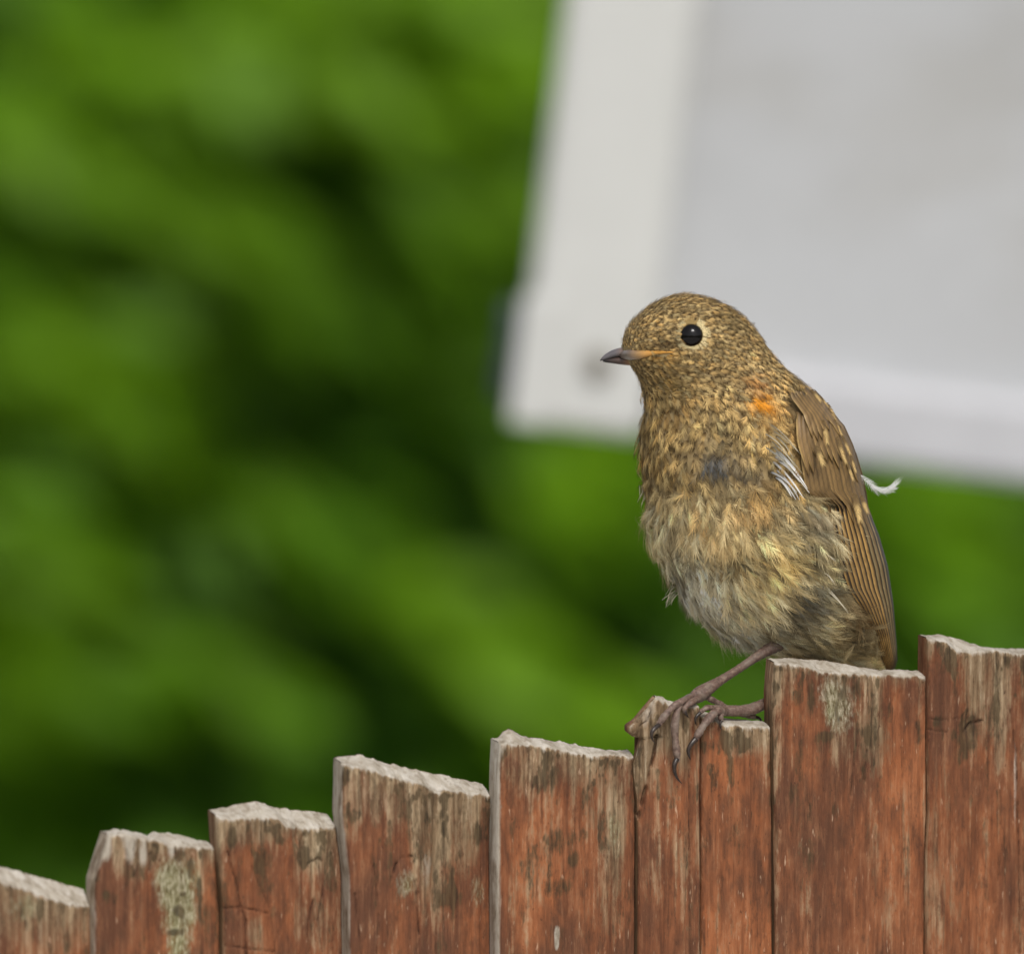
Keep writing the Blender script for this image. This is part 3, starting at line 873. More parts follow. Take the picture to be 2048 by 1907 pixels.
B = 2150
planks = [
    dict(top_f=[(-300, 1680), (-200, 1700), (0, 1760), (116, 1801), (190, 1815)], top_b=[(-300, 1655), (0, 1732), (171, 1778), (190, 1782)],
         left=[(-110, 1500), (-100, B)], right=[(178, 1500), (182, B)], oR=22, tint=.35, wdepth=110,
         blobs=[('w', 60, 1830, 120, 60, .3), ('l', 40, 1815, 70, 30, .35), ('m', 150, 1806, 22, 8, .7)]),
    dict(label='plank with a pale green lichen patch', side=.45, top_f=[(199, 1666), (231, 1668), (245, 1664), (271, 1671), (303, 1677), (359, 1690), (430, 1697)], top_b=[(199, 1659), (231, 1663), (236, 1667), (245, 1656), (271, 1663), (298, 1669), (308, 1661), (370, 1670), (430, 1687)],
         left=[(200, 1640), (201, 1662), (185, 1710), (173, 1752), (172, 1800), (173, B)], right=[(427, 1640), (430, B)], oR=24, tint=.5, wdepth=60,
         blobs=[('l', 350, 1760, 48, 55, .9), ('l', 362, 1830, 42, 50, .8), ('l', 360, 1900, 28, 30, .6), ('m', 359, 1820, 14, 16, 1.0), ('m', 368, 1788, 10, 8, .9), ('m', 352, 1864, 20, 9, .9), ('m', 401, 1778, 9, 26, .8),
                ('b', 258, 1690, 14, 40, .8), ('b', 210, 1690, 12, 34, .7), ('b', 285, 1705, 10, 28, .6), ('b', 345, 1700, 8, 20, .6), ('w', 270, 1700, 60, 50, .5), ('m', 205, 1785, 10, 10, .8)],
         cracks=[([(300, 1706), (303, 1730), (296, 1748)], 4, 7), ([(319, 1708), (320, 1722)], 3, 5), ([(233, 1668), (228, 1700), (222, 1725)], 2.5, 3), ([(268, 1680), (262, 1720)], 2, 3)], rough=6),
    dict(top_f=[(418, 1626), (430, 1628), (458, 1635), (505, 1632), (555, 1634), (580, 1653), (617, 1656), (690, 1653)], top_b=[(418, 1618), (473, 1607), (514, 1602), (551, 1614), (611, 1621), (690, 1634)],
         left=[(416, 1560), (416, 1625), (422, 1740), (428, 1805), (431, B)], right=[(684, 1560), (692, B)], tint=.45, wdepth=85,
         blobs=[('m', 458, 1672, 14, 26, 1.0), ('m', 520, 1715, 26, 30, .8), ('m', 600, 1700, 40, 40, .6), ('m', 525, 1770, 26, 36, .6), ('t', 580, 1790, 22, 60, .7), ('w', 500, 1660, 80, 30, .4), ('w', 640, 1700, 40, 60, .5), ('w', 505, 1860, 22, 40, .5), ('w', 630, 1850, 40, 60, .4),
                ('o', 600, 1672, 14, 22, -10), ('w', 470, 1790, 40, 70, -.3)],
         cracks=[([(449, 1699), (467, 1759), (477, 1809), (488, 1837), (488, 1910)], 2.6, 6), ([(430, 1813), (477, 1811), (536, 1824)], 2.4, 5), ([(431, 1886), (551, 1902)], 2.4, 4),
                 ([(613, 1672), (606, 1690), (603, 1714)], 5, 10), ([(619, 1728), (640, 1716), (650, 1722)], 2.5, 5), ([(480, 1668), (480, 1690)], 2, 3), ([(520, 1665), (523, 1690)], 2, 3), ([(630, 1800), (618, 1850), (622, 1905)], 2.4, 5), ([(655, 1760), (640, 1840), (650, 1905)], 2.4, 4), ([(500, 1730), (540, 1820), (550, 1905)], 2.5, 3)], rough=5),
    dict(side=.6, top_f=[(666, 1522), (707, 1531), (739, 1537), (801, 1556), (848, 1568), (879, 1587), (891, 1579), (990, 1592)], top_b=[(666, 1513), (674, 1510), (717, 1508), (770, 1524), (879, 1549), (979, 1570), (990, 1572)],
         left=[(667, 1460), (667, 1520), (665, 1618), (679, 1743), (684, B)], right=[(990, 1480), (996, B)], tint=.4, wdepth=120,
         blobs=[('w', 860, 1680, 40, 160, .6), ('w', 930, 1680, 50, 90, .45), ('w', 800, 1600, 130, 50, .3), ('m', 962, 1670, 20, 26, .9), ('l', 806, 1765, 22, 32, .75), ('m', 870, 1640, 26, 20, .6), ('m', 900, 1780, 24, 50, .6), ('w', 740, 1750, 60, 90, -.35), ('l', 960, 1780, 20, 40, .4), ('b', 850, 1730, 16, 70, .35)],
         cracks=[([(742, 1727), (754, 1815), (748, 1910)], 2.3, 5), ([(830, 1760), (838, 1868), (830, 1910)], 3, 6), ([(780, 1756), (790, 1728), (803, 1713), (822, 1711)], 3.2, 8), ([(703, 1783), (717, 1910)], 2.2, 4), ([(818, 1588), (828, 1690), (832, 1760)], 1.8, 3), ([(735, 1545), (733, 1610)], 1.8, 3), ([(888, 1720), (890, 1860)], 2, 4), ([(768, 1560), (764, 1600)], 1.8, 2)], rough=5),
    dict(side=.65, top_f=[(979, 1486), (1000, 1483), (1060, 1488), (1120, 1497), (1181, 1511), (1226, 1509), (1285, 1516)], top_b=[(979, 1478), (1000, 1465), (1015, 1454), (1027, 1459), (1045, 1471), (1090, 1478), (1181, 1496), (1211, 1501), (1259, 1500), (1285, 1504)],
         left=[(981, 1430), (981, 1485), (978, 1561), (975, 1711), (979, B)], right=[(1282, 1430), (1286, B)], tint=.5, wdepth=95,
         blobs=[('w', 1238, 1650, 24, 110, .7), ('w', 1225, 1780, 24, 120, .45), ('w', 1090, 1540, 100, 40, .35), ('m', 1125, 1680, 45, 30, .75), ('m', 1110, 1775, 36, 22, .7), ('m', 1150, 1715, 14, 14, .8), ('m', 1115, 1540, 10, 24, .6), ('b', 1112, 1866, 7, 18, 1.1), ('b', 1111, 1888, 5, 12, .9), ('l', 1232, 1680, 20, 60, .3), ('t', 1060, 1800, 60, 110, .3), ('b', 990, 1700, 7, 300, .35)],
         cracks=[([(1054, 1500), (1052, 1570)], 2.0, 3), ([(1207, 1640), (1215, 1590), (1222, 1575)], 1.8, 2)], rough=6),
    dict(top_f=[(1307, 1394), (1320, 1398), (1345, 1404), (1381, 1412)], top_b=[(1307, 1389), (1313, 1388), (1330, 1396), (1350, 1400), (1381, 1406)],
         left=[(1308, 1380), (1307, 1389), (1300, 1396), (1265, 1437), (1249, 1448), (1249, 1460), (1264, 1471), (1277, 1473), (1268, 1505), (1262, 1528), (1265, 1560), (1268, 1600), (1268, B)], right=[(1380, 1370), (1380, B)],
         label='narrow plank with a split and broken top', oL=22, oR=22, thL=28, gap=4.0, tint=.35, wdepth=80,
         blobs=[('w', 1290, 1450, 50, 50, .9), ('b', 1290, 1430, 26, 30, .35), ('w', 1278, 1525, 26, 60, 1.3), ('b', 1276, 1530, 12, 50, .22), ('o', 1274, 1530, 18, 60, -10), ('o', 1262, 1455, 16, 14, 8), ('w', 1370, 1480, 14, 90, .6), ('w', 1330, 1460, 40, 50, .3), ('b', 1256, 1450, 10, 10, .4)],
         cracks=[([(1316, 1470), (1304, 1530), (1292, 1580), (1280, 1634)], 6, 10), ([(1315, 1474), (1303, 1534), (1291, 1582), (1279, 1630)], 5, 6), ([(1300, 1425), (1296, 1440), (1280, 1450)], 2.4, 4), ([(1345, 1540), (1342, 1590)], 1.6, 2), ([(1379, 1540), (1380, 1910)], 3.5, 4)], rough=5, step=1.7),
    dict(top_f=[(1382, 1416), (1400, 1428), (1449, 1449), (1525, 1452), (1546, 1453)], top_b=[(1382, 1411), (1400, 1419), (1449, 1436), (1525, 1441), (1546, 1442)],
         left=[(1382.5, 1370), (1383, B)], right=[(1544, 1370), (1546, B)],
         oL=20, oR=30, tint=.95, wdepth=50,
         blobs=[('w', 1392, 1500, 12, 100, .9), ('w', 1480, 1480, 60, 34, .6), ('m', 1460, 1485, 50, 22, .7), ('t', 1430, 1560, 50, 110, .8), ('m', 1395, 1538, 8, 6, 1.0), ('m', 1500, 1520, 24, 30, .4), ('w', 1440, 1510, 22, 60, -.6)],
         cracks=[([(1384, 1538), (1384, 1910)], 3.5, 5)], rough=3),
    dict(top_f=[(1529, 1326), (1571, 1326), (1608, 1330), (1644, 1343), (1718, 1347), (1791, 1349), (1860, 1353)], top_b=[(1529, 1317), (1571, 1315), (1597, 1317), (1644, 1320), (1699, 1329), (1754, 1339), (1835, 1341), (1860, 1342)],
         left=[(1534, 1270), (1532, 1320), (1527.5, 1376), (1527.5, 1486), (1529, 1600), (1533, B)], right=[(1854, 1270), (1858, B)], oR=37, tint=.55, wdepth=48,
         blobs=[('l', 1672, 1385, 44, 42, .95), ('l', 1680, 1440, 34, 40, .8), ('m', 1622, 1395, 10, 40, 1.0), ('m', 1655, 1470, 18, 12, .9), ('m', 1712, 1380, 14, 26, .9), ('m', 1745, 1440, 16, 70, .7), ('m', 1728, 1520, 14, 60, .55), ('w', 1700, 1480, 60, 60, .5), ('w', 1755, 1420, 30, 60, .5), ('w', 1565, 1370, 24, 40, .3),
                ('t', 1770, 1620, 40, 200, .4), ('m', 1630, 1700, 60, 30, .35), ('m', 1600, 1620, 40, 60, .3), ('w', 1760, 1500, 30, 60, .4), ('t', 1600, 1700, 60, 150, -.4), ('o', 1672, 1372, 40, 36, -7), ('w', 1820, 1600, 14, 300, -.4)],
         cracks=[([(1710, 1500), (1706, 1560), (1703, 1590)], 3, 4), ([(1735, 1500), (1730, 1560)], 4, 4), ([(1748, 1390), (1744, 1450)], 3, 4), ([(1805, 1480), (1808, 1600), (1812, 1910)], 2.4, 3), ([(1555, 1640), (1560, 1655)], 2, 3), ([(1615, 1350), (1618, 1400)], 4, 4)], rough=3.5),
    dict(top_f=[(1835, 1274), (1890, 1281), (1911, 1301), (1937, 1303), (1992, 1300), (2048, 1309), (2150, 1320)], top_b=[(1835, 1268), (1875, 1267), (1919, 1278), (1974, 1296), (2048, 1298), (2150, 1309)],
         left=[(1837, 1220), (1835, 1376), (1835, 1500), (1836, 1620), (1832, 1700), (1832, B)], right=[(2072, 1220), (2078, B)], tint=.35, wdepth=60,
         blobs=[('w', 1950, 1400, 34, 120, .6), ('m', 1935, 1460, 26, 34, .95), ('m', 1870, 1310, 26, 50, .6), ('m', 1920, 1500, 30, 30, .6), ('w', 2000, 1420, 24, 130, .6), ('m', 1995, 1370, 10, 60, .6), ('m', 1865, 1440, 34, 14, .5), ('b', 2034, 1560, 6, 110, .35), ('w', 1870, 1600, 40, 200, .25), ('t', 1980, 1650, 60, 200, .35), ('o', 1935, 1450, 18, 26, -8)],
         cracks=[([(1928, 1462), (1940, 1446), (1964, 1440)], 3.4, 7), ([(1845, 1434), (1880, 1437), (1915, 1435)], 2.4, 3), ([(1845, 1455), (1890, 1461)], 2.2, 3), ([(1993, 1300), (1996, 1360), (2000, 1410)], 2.2, 4), ([(2024, 1420), (2036, 1500), (2040, 1620), (2046, 1907)], 2.6, 5), ([(2004, 1690), (1998, 1760)], 2.4, 4), ([(1880, 1620), (1876, 1660)], 2.4, 3)], rough=3.5),
    dict(top_f=[(2090, 1250), (2380, 1285)], top_b=[(2090, 1240), (2380, 1272)], left=[(2092, 1200), (2092, B)], right=[(2370, 1200), (2376, B)], tint=.5, step=4),
    dict(top_f=[(-430, 1830), (-90, 1890)], top_b=[(-430, 1815), (-90, 1872)], left=[(-420, 1700), (-416, B)], right=[(-98, 1700), (-92, B)], tint=.5, step=4),
]
for k in range(5):                                   # the fence goes on past both sides of the picture
    u0 = 2380 + 300 * k; v0 = 1236 - 14 * k
    planks.append(dict(top_f=[(u0 - 10, v0), (u0 + 310, v0 + 34)], top_b=[(u0 - 10, v0 - 9), (u0 + 310, v0 + 22)], left=[(u0, v0 - 40), (u0 + 3, B)], right=[(u0 + 296, v0 - 40), (u0 + 300, B)], tint=.3 + .1 * k, step=5))
    u0 = -715 - 290 * k; v0 = 1900 + 46 * k
    planks.append(dict(top_f=[(u0 - 10, v0), (u0 + 310, v0 + 50)], top_b=[(u0 - 10, v0 - 14), (u0 + 310, v0 + 34)], left=[(u0, v0 - 60), (u0 + 3, v0 + 500)], right=[(u0 + 286, v0 - 60), (u0 + 290, v0 + 500)], tint=.3 + .1 * k, step=5))
for i, kw in enumerate(planks):
    nx = {i: i + 1 for i in range(9)}; nx[10] = 0
    if i in nx:
        kw['butt'] = (planks[nx[i]]['left'], planks[nx[i]].get('oL', 45) - planks[nx[i]].get('thL', 56))
    plank(seed=i + 1, **kw)
# back rail, below the picture
V, q, tt = rbox(-4300 * S, 3100 * S, .009, .045, .62, .70, .003)
mk('rail', V, q, tt, M_POST, fence)
for xx in (-4200, 3000):
    V, q, tt = rbox(xx * S - .04, xx * S + .04, .0455, .125, -.06, Q0[2] - .3, .004)
    mk('post', V, q, tt, M_POST, fence)

# ------------------------------------------------------------------ bird: body surface
tab = np.array([  # v, left, right, depth centre, half depth
    (588, 1366, 1374, 42, 3), (592, 1343, 1398, 42, 34), (600, 1321, 1430, 42, 56), (612, 1297, 1456, 42, 74), (625, 1281, 1477, 42, 87), (640, 1263, 1494, 42, 96), (660, 1251, 1512, 42, 104),
    (690, 1243, 1530, 42, 109), (715, 1248, 1550, 44, 113), (730, 1260, 1562, 48, 117), (745, 1272, 1582, 54, 123), (775, 1285, 1616, 62, 136), (805, 1291, 1638, 70, 150),
    (830, 1289, 1654, 74, 160), (867, 1283, 1676, 82, 171), (917, 1283, 1692, 92, 182), (967, 1291, 1705, 104, 189), (1018, 1296, 1716, 118, 192),
    (1066, 1307, 1726, 134, 192), (1102, 1322, 1734, 148, 188), (1148, 1342, 1742, 168, 178), (1190, 1360, 1748, 188, 165), (1218, 1388, 1752, 202, 153),
    (1248, 1416, 1755, 218, 138), (1272, 1452, 1758, 232, 124), (1290, 1482, 1760, 242, 110), (1302, 1520, 1762, 250, 98), (1314, 1566, 1765, 258, 86), (1330, 1620, 1772, 268, 72), (1360, 1668, 1780, 284, 54), (1400, 1706, 1788, 302, 36), (1425, 1735, 1780, 314, 14)], float)
VV = np.arange(588, 1426.0)


def smooth1(a, s):
    k = np.exp(-0.5 * (np.arange(-4 * s, 4 * s + 1) / s) ** 2); k /= k.sum()
    pad = np.concatenate([2 * a[0] - a[4 * s:0:-1], a, 2 * a[-1] - a[-2:-4 * s - 2:-1]])
    return np.convolve(pad, k, 'valid')


cols = [np.interp(VV, tab[:, 0], tab[:, i]) for i in range(1, 5)]
wtop = sm(600, 660, VV)
cols = [c * (1 - wtop) + smooth1(c, 9) * wtop for c in cols]


def body(v, ph):
    """surface point in px units; ph 0 = viewer's right edge, pi/2 = towards viewer, pi = left edge"""
    L_, R_, D_, T_ = [np.interp(v, VV, c) for c in cols]
    c = (L_ + R_) / 2; h = (R_ - L_) / 2
    lump = 1 + .05 * sm(740, 880, v) * (fbm(v / 42, 2.6 * np.cos(ph) + 10, 61, 2) + fbm(v / 42 + 40, 2.6 * np.sin(ph) + 20, 62, 2) - 1)
    lump = lump + .018 * (fbm(v / 15, 5 * np.cos(ph) + 50, 63, 1) + fbm(v / 15 + 40, 5 * np.sin(ph) + 20, 64, 1) - 1)
    h = h * lump; T_ = T_ * lump
    cp, sp = np.cos(ph), np.sin(ph)
    e = 0.93
    return np.stack([c + h * np.sign(cp) * np.abs(cp) ** e, np.asarray(v, float) + 0 * ph, D_ - T_ * np.sign(sp) * np.abs(sp) ** e], -1)


def body_n(v, ph):
    dv = (body(v + 3, ph) - body(v - 3, ph)); dp = body(v, ph + .01) - body(v, ph - .01)
    n_ = norm(np.cross(dp, dv))
    ctr = np.stack([np.interp(v, VV, (cols[0] + cols[1]) / 2), v, np.interp(v, VV, cols[2])], -1)
    s_ = np.sign(((body(v, ph) - ctr) * n_).sum(-1, keepdims=True))
    s_[s_ == 0] = 1
    return n_ * s_


def surf_d(u, v):
    L_, R_, D_, T_ = [np.interp(v, VV, c) for c in cols]
    x = np.clip((u - (L_ + R_) / 2) / ((R_ - L_) / 2), -.999, .999)
    return D_ - T_ * np.sqrt(1 - x * x)


root_p = px(1398.0, 1404.0, 30.0)
bird = empty('bird', root_p)
tag(bird, 'young speckled brown songbird with an orange shoulder fleck perched on the split fence plank', 'bird')


def w3(p):
    p = np.asarray(p, float)
    return px(p[..., 0], p[..., 1], p[..., 2])


def bmk(name, Vp, q, tt, mat, parent=None, **kw):
    return mk(name, w3(np.asarray(Vp).reshape(-1, 3)), q, tt, mat, parent or bird, off=root_p, **kw)


vs = np.concatenate([np.array([588, 589, 591, 594, 598]), np.arange(604, 1425, 6.0), [1425]])
nph = 96
ph = np.arange(nph) / nph * 2 * np.pi
G = body(vs[:, None] + 0 * ph[None], ph[None] + 0 * vs[:, None])
Vb = np.vstack([G.reshape(-1, 3), [[1370, 587, 42], [1757, 1428, 314]]])
kk = np.arange(nph); k2 = (kk + 1) % nph
tt = np.vstack([np.stack([kk, k2, np.full(nph, len(vs) * nph)], 1), np.stack([(len(vs) - 1) * nph + k2, (len(vs) - 1) * nph + kk, np.full(nph, len(vs) * nph + 1)], 1)])
bmk('body', Vb, gridquads(len(vs), nph, 0, True), tt, M_SKIN, smooth=True)

# ------------------------------------------------------------------ feathers
EYE = np.array([1382.5, 671.0])
CB = [
  (1500, 1105, 80, 70, (214, 178, 108), .45), (1640, 1060, 40, 40, (236, 224, 190), .6),
  # centre-colour blobs: u, v, ru, rv, colour, strength
    (1511, 797, 16, 15, (240, 158, 30), 1.7), (1498, 762, 24, 20, (196, 130, 66), .6), (1530, 818, 30, 22, (212, 156, 78), .6), (1498, 1003, 34, 24, (220, 166, 92), .65), (1395, 1022, 22, 20, (208, 152, 64), .6),
    (1560, 1100, 60, 40, (214, 178, 92), .6), (1430, 1060, 24, 40, (206, 160, 90), .35), (1588, 845, 20, 16, (206, 156, 96), .7), (1596, 890, 18, 26, (204, 156, 92), .6), (1520, 960, 26, 18, (204, 156, 92), .4),
    (1432, 915, 46, 30, (88, 90, 92), 1.0), (1495, 935, 46, 18, (98, 94, 86), .9), (1455, 965, 20, 14, (80, 74, 60), .8), (1440, 868, 24, 24, (84, 78, 62), .75), (1545, 900, 24, 16, (90, 84, 66), .5), (1600, 1195, 46, 36, (76, 77, 75), 1.15), (1572, 1232, 40, 34, (84, 80, 70), 1.0), (1630, 1180, 30, 18, (84, 82, 76), .7), (1420, 1010, 20, 14, (84, 74, 54), .7), (1345, 1125, 14, 40, (120, 112, 90), .4),
    (1600, 1048, 40, 14, (92, 92, 86), .7), (1470, 1160, 60, 60, (176, 156, 108), .4), (1380, 1130, 30, 60, (150, 136, 104), .4), (1345, 815, 30, 20, (112, 78, 36), .7), (1468, 764, 16, 9, (60, 46, 28), .8), (1335, 1070, 44, 60, (236, 220, 184), .7),  # first blob paints the dark crevice beside the wing
    (1370, 1185, 70, 75, (252, 244, 220), 1.3), (1450, 1265, 85, 46, (250, 242, 216), 1.2), (1640, 1090, 40, 50, (212, 196, 152), .6), (1660, 1130, 30, 40, (222, 200, 150), .6), (1330, 960, 26, 30, (190, 160, 110), .4), (1605, 1020, 36, 20, (196, 184, 166), .6),
    (1690, 1260, 30, 50, (132, 100, 52), .9), (1752, 1312, 20, 40, (214, 176, 110), .7), (1702, 1230, 34, 50, (96, 72, 42), 1.3), (1680, 1165, 20, 40, (104, 80, 48), .9), (1410, 655, 0.1, .1, (0, 0, 0), 0),
    (1445, 640, 26, 16, (120, 104, 66), .5), (1425, 690, 34, 14, (120, 104, 66), .45), (1325, 688, 40, 9, (72, 54, 30), 1.0), (1310, 715, 30, 10, (196, 150, 74), .6), (1360, 735, 40, 8, (88, 62, 32), .5), (1330, 760, 30, 24, (168, 138, 78), .5),
]


def regions(u, v):
    """per-feather colours: centre, fringe, base (linear)"""
    u = np.asarray(u); v = np.asarray(v)
    s1 = sm(760, 840, v)[:, None]; s2 = sm(940, 1075, v + (1480 - u) * .12 + 90 * (fbm(u / 34 + 11, v / 34, 91, 2) - .5))[:, None]
    c = lin(206, 174, 116) * (1 - s1) + lin(216, 184, 122) * s1
    c = c * (1 - s2) + lin(244, 226, 178) * s2
    e = lin(58, 43, 24) * (1 - s1) + lin(66, 50, 28) * s1
    e = e * (1 - s2) + lin(222, 198, 146) * s2
    b = lin(80, 60, 34) * (1 - s2) + lin(178, 160, 120) * s2
    for (cu, cv, ru, rv, col, st) in CB:
        if st == 0: continue
        g = np.clip(st * np.exp(-((u - cu) / ru) ** 2 - ((v - cv) / rv) ** 2), 0, 1)[:, None]
        k = lin(*col)
        c = c * (1 - g) + k * g
        e = e * (1 - g * .75) + k * .8 * g * .75
        b = b * (1 - g * .6) + k * .6 * g * .6
    return c, e, b


def feather_mesh(P, Nn, F, L, W, cc, ce, cb, nb=9, lift=.12, h0=1.0, jit=.15, edge0=.55, thin=1.0, curl=.10, spot=None, cs=None, phi0=58):
    """feathers made of single barbs; all in px units"""
    N = len(P)
    F = norm(F - Nn * (F * Nn).sum(-1, keepdims=True))
    B_ = np.cross(Nn, F)
    Vs, Cs = [], []
    for k in range(nb):
        for sd in (-1.0, 1.0):
            t = (k + .3 + .5 * rng.random(N)) / nb * .95
            phi = np.radians(phi0 - (phi0 - 10) * t) * (1 + rng.normal(0, jit, N))
            wprof = W * np.sin(np.pi * np.clip(.12 + .80 * t, 0, 1)) ** .6
            ln = np.minimum(wprof / np.maximum(np.sin(phi), .25), .55 * L) * (1 + rng.normal(0, jit * .8, N))
            ra = P + F * (L * t)[:, None] + Nn * (h0 + L * (lift * t - curl * t * t))[:, None]
            dr = F * np.cos(phi)[:, None] + sd * B_ * np.sin(phi)[:, None]
            pd = -sd * F * np.sin(phi)[:, None] + B_ * np.cos(phi)[:, None]
            wb = (.95 * L / nb * np.clip(np.sin(phi), .35, 1) * thin)
            mid_ = ra + dr * (ln * .55)[:, None] - Nn * (ln * .05)[:, None]
            tip = ra + dr * ln[:, None] - Nn * (ln * (.16 + rng.normal(0, .06 + jit * .2, N)))[:, None] + F * (ln * .1)[:, None]
            Vs.append(np.stack([ra - pd * wb[:, None] * .5, ra + pd * wb[:, None] * .5, mid_ - pd * wb[:, None] * .42, mid_ + pd * wb[:, None] * .42, tip], 1))
            col5 = []
            for xr in (0.0, 0.0, .55, .55, 1.0):
                s_ = t + xr * ln * np.cos(phi) / L
                s_ = s_ / 1.15
                ef = np.maximum(sm(edge0 + .12, .98, s_), sm(.45, 1.0, xr + 0 * t) * sm(.1, .4, s_) * .85)[:, None]
                bf = (1 - sm(.08, .42, s_))[:, None]
                col = cc * (1 - ef) + ce * ef
                if cs is not None:
                    sf = (sm(.28, .5, s_) * (1 - sm(.93, 1.0, s_)) * (1 - sm(.35, .75, xr + 0 * t)))[:, None] * spot[:, None]
                    col = col * (1 - sf) + cs * sf
                col = col * (1 - bf) + cb * bf
                col5.append(col)
            Cs.append(np.stack(col5, 1) * (1 + rng.normal(0, .07, (N, 1, 1))))
    V = np.stack(Vs, 1); Cc = np.stack(Cs, 1)
    nbt = N * nb * 2
    base = np.arange(nbt)[:, None] * 5
    Q = base + np.array([0, 1, 3, 2])[None]
    T = base + np.array([2, 3, 4])[None]
    return V.reshape(-1, 3), Q, T, np.clip(Cc.reshape(-1, 3), 0.002, .95)


def scatter(vlo, vhi, rad, n_try, accept=None):
    v = rng.uniform(vlo, vhi, n_try); p_ = rng.uniform(0, 2 * np.pi, n_try)
    P = body(v, p_)
    # area weighting
    A = np.linalg.norm(np.cross(body(v + 1, p_) - body(v - 1, p_), (body(v, p_ + .01) - body(v, p_ - .01)) * 50), axis=-1)
    k = rng.random(n_try) < A / np.percentile(A, 97)
    v, p_, P = v[k], p_[k], P[k]
    if accept is not None:
        k = accept(P, v, p_)
        v, p_, P = v[k], p_[k], P[k]
    r = rad(P[:, 0], P[:, 1]) if callable(rad) else np.full(len(P), rad)
    cell = 16.0
    grid = {}
    keep = []
    for i in range(len(P)):
        x, y, z = P[i]; ri = r[i]
        c0 = (int(x // cell), int(y // cell), int(z // cell))
        good = True
        for a in (-1, 0, 1):
            for b_ in (-1, 0, 1):
                for c_ in (-1, 0, 1):
                    for j in grid.get((c0[0] + a, c0[1] + b_, c0[2] + c_), ()):
                        d = P[i] - P[j]
                        if d[0] * d[0] + d[1] * d[1] + d[2] * d[2] < ri * ri:
                            good = False; break
                    if not good: break
                if not good: break
            if not good: break
        if good:
            grid.setdefault(c0, []).append(i); keep.append(i)
    k = np.array(keep)
    return P[k], v[k], p_[k]


wingL_v = np.array([780, 791, 829, 876, 930, 981, 1012, 1072, 1118, 1178, 1208, 1269, 1339, 1360.])
wingL_u = np.array([1556, 1562, 1590, 1592, 1602, 1610, 1650, 1660, 1669, 1690, 1712, 1750, 1776, 1783.])
wingR_v = np.array([774, 804, 851, 900, 951, 1012, 1072, 1133, 1208, 1314, 1360.])
wingR_u = np.array([1628, 1650, 1688, 1710, 1725, 1738, 1762, 1780, 1792, 1802, 1806.])
WL = lambda v: np.interp(v, wingL_v, wingL_u)
WR = lambda v: np.interp(v, wingR_v, wingR_u)


def not_wing(P, v, p_):
    inwing = (P[:, 0] > WL(v) + 12) & (v > 800) & (v < 1230) & (np.sin(p_) > -.55)
    beak = (P[:, 0] < 1262) & (v > 696) & (v < 732) & (np.sin(p_) > -2)
    eye = (np.hypot(P[:, 0] - EYE[0], P[:, 1] - EYE[1]) < 24) & (np.sin(p_) > 0)
    gape = (P[:, 0] > 1245) & (P[:, 0] < 1340) & (np.abs(v - (711 - .05 * (P[:, 0] - 1262))) < 10 * (1 - (P[:, 0] - 1245) / 130))
    return ~(inwing | beak | eye | gape)


def flow(P):
    u, v, d = P[:, 0], P[:, 1], P[:, 2]
    h = norm(P - np.array([1268, 704, 42.0]) + np.array([10, 0, 0]))
    h = norm(h + np.array([.15, .25, 0]))
    b = np.stack([.14 + np.clip((u - 1420) / 260, -.5, .9) * sm(900, 1060, v) + (u - 1440) / 700, np.ones_like(u), .22 + 0 * u], -1)
    w = sm(735, 860, v)[:, None]
    return norm(norm(h) * (1 - w) + norm(b) * w)


def put_feathers(name, P, v, p_, Lf, Wf, nb, lift, jit, edge0, thin, parent=bird, curl=.1, spread=.12, h0=1.0, phi0=58):
    Nn = body_n(v, p_)
    F = flow(P) + rng.normal(0, spread, P.shape)
    c, e, b = regions(P[:, 0], P[:, 1])
    k = rng.normal(1, .2, (len(P), 1)) * (.45 + 1.05 * fbm(P[:, 0] / 22 + 70, P[:, 1] / 26, 57, 2)[:, None]); hue = rng.normal(0, .05, (len(P), 1))
    tone = np.clip(k * (1 + hue * np.array([1, 0, -1.5])), .55, 1.5)
    low = sm(960, 1050, P[:, 1])[:, None]
    pick = rng.random((len(P), 1)); cl = fbm(P[:, 0] / 20 + 3, P[:, 1] / 46, 51, 2)[:, None]
    pale = np.exp(-((P[:, 0] - 1400) / 95) ** 2 - ((P[:, 1] - 1235) / 75) ** 2)[:, None]
    dk = np.clip((.53 - cl) * 7.0, 0, 1) * low * (1 - .85 * pale)
    dk = dk * (pick < .85) * .72
    c = c * (1 - dk) + lin(96, 86, 64) * dk; e = e * (1 - dk * .8) + lin(104, 88, 58) * dk * .8; b = b * (1 - dk) + lin(64, 58, 46) * dk
    tone = tone * (1 + .3 * low * (pick > .72))
    og = np.exp(-((P[:, 0] - 1511) / 20) ** 2 - ((P[:, 1] - 797) / 18) ** 2)[:, None]
    tone = tone * (1 - og) + 1.05 * og
    tone = np.clip(tone, .3, 1.6)
    c = c * tone; e = e * np.clip(rng.normal(1, .18, (len(P), 1)), .5, 1.6); b = b * tone
    L_ = Lf(P) * rng.uniform(.82, 1.2, len(P)); W_ = Wf(P) * rng.uniform(.85, 1.15, len(P))
    lift = lift * np.clip(rng.normal(1, .45, len(P)), .2, 2.6)
    V, Q, T, C_ = feather_mesh(P, Nn, F, L_, W_, c, e, b, nb, lift, h0, jit, edge0, thin, curl, phi0=phi0)
    o = bmk(name, V, Q, T, M_PLUME, parent, attrs={'col': C_})
    o['kind'] = 'stuff'
    return o


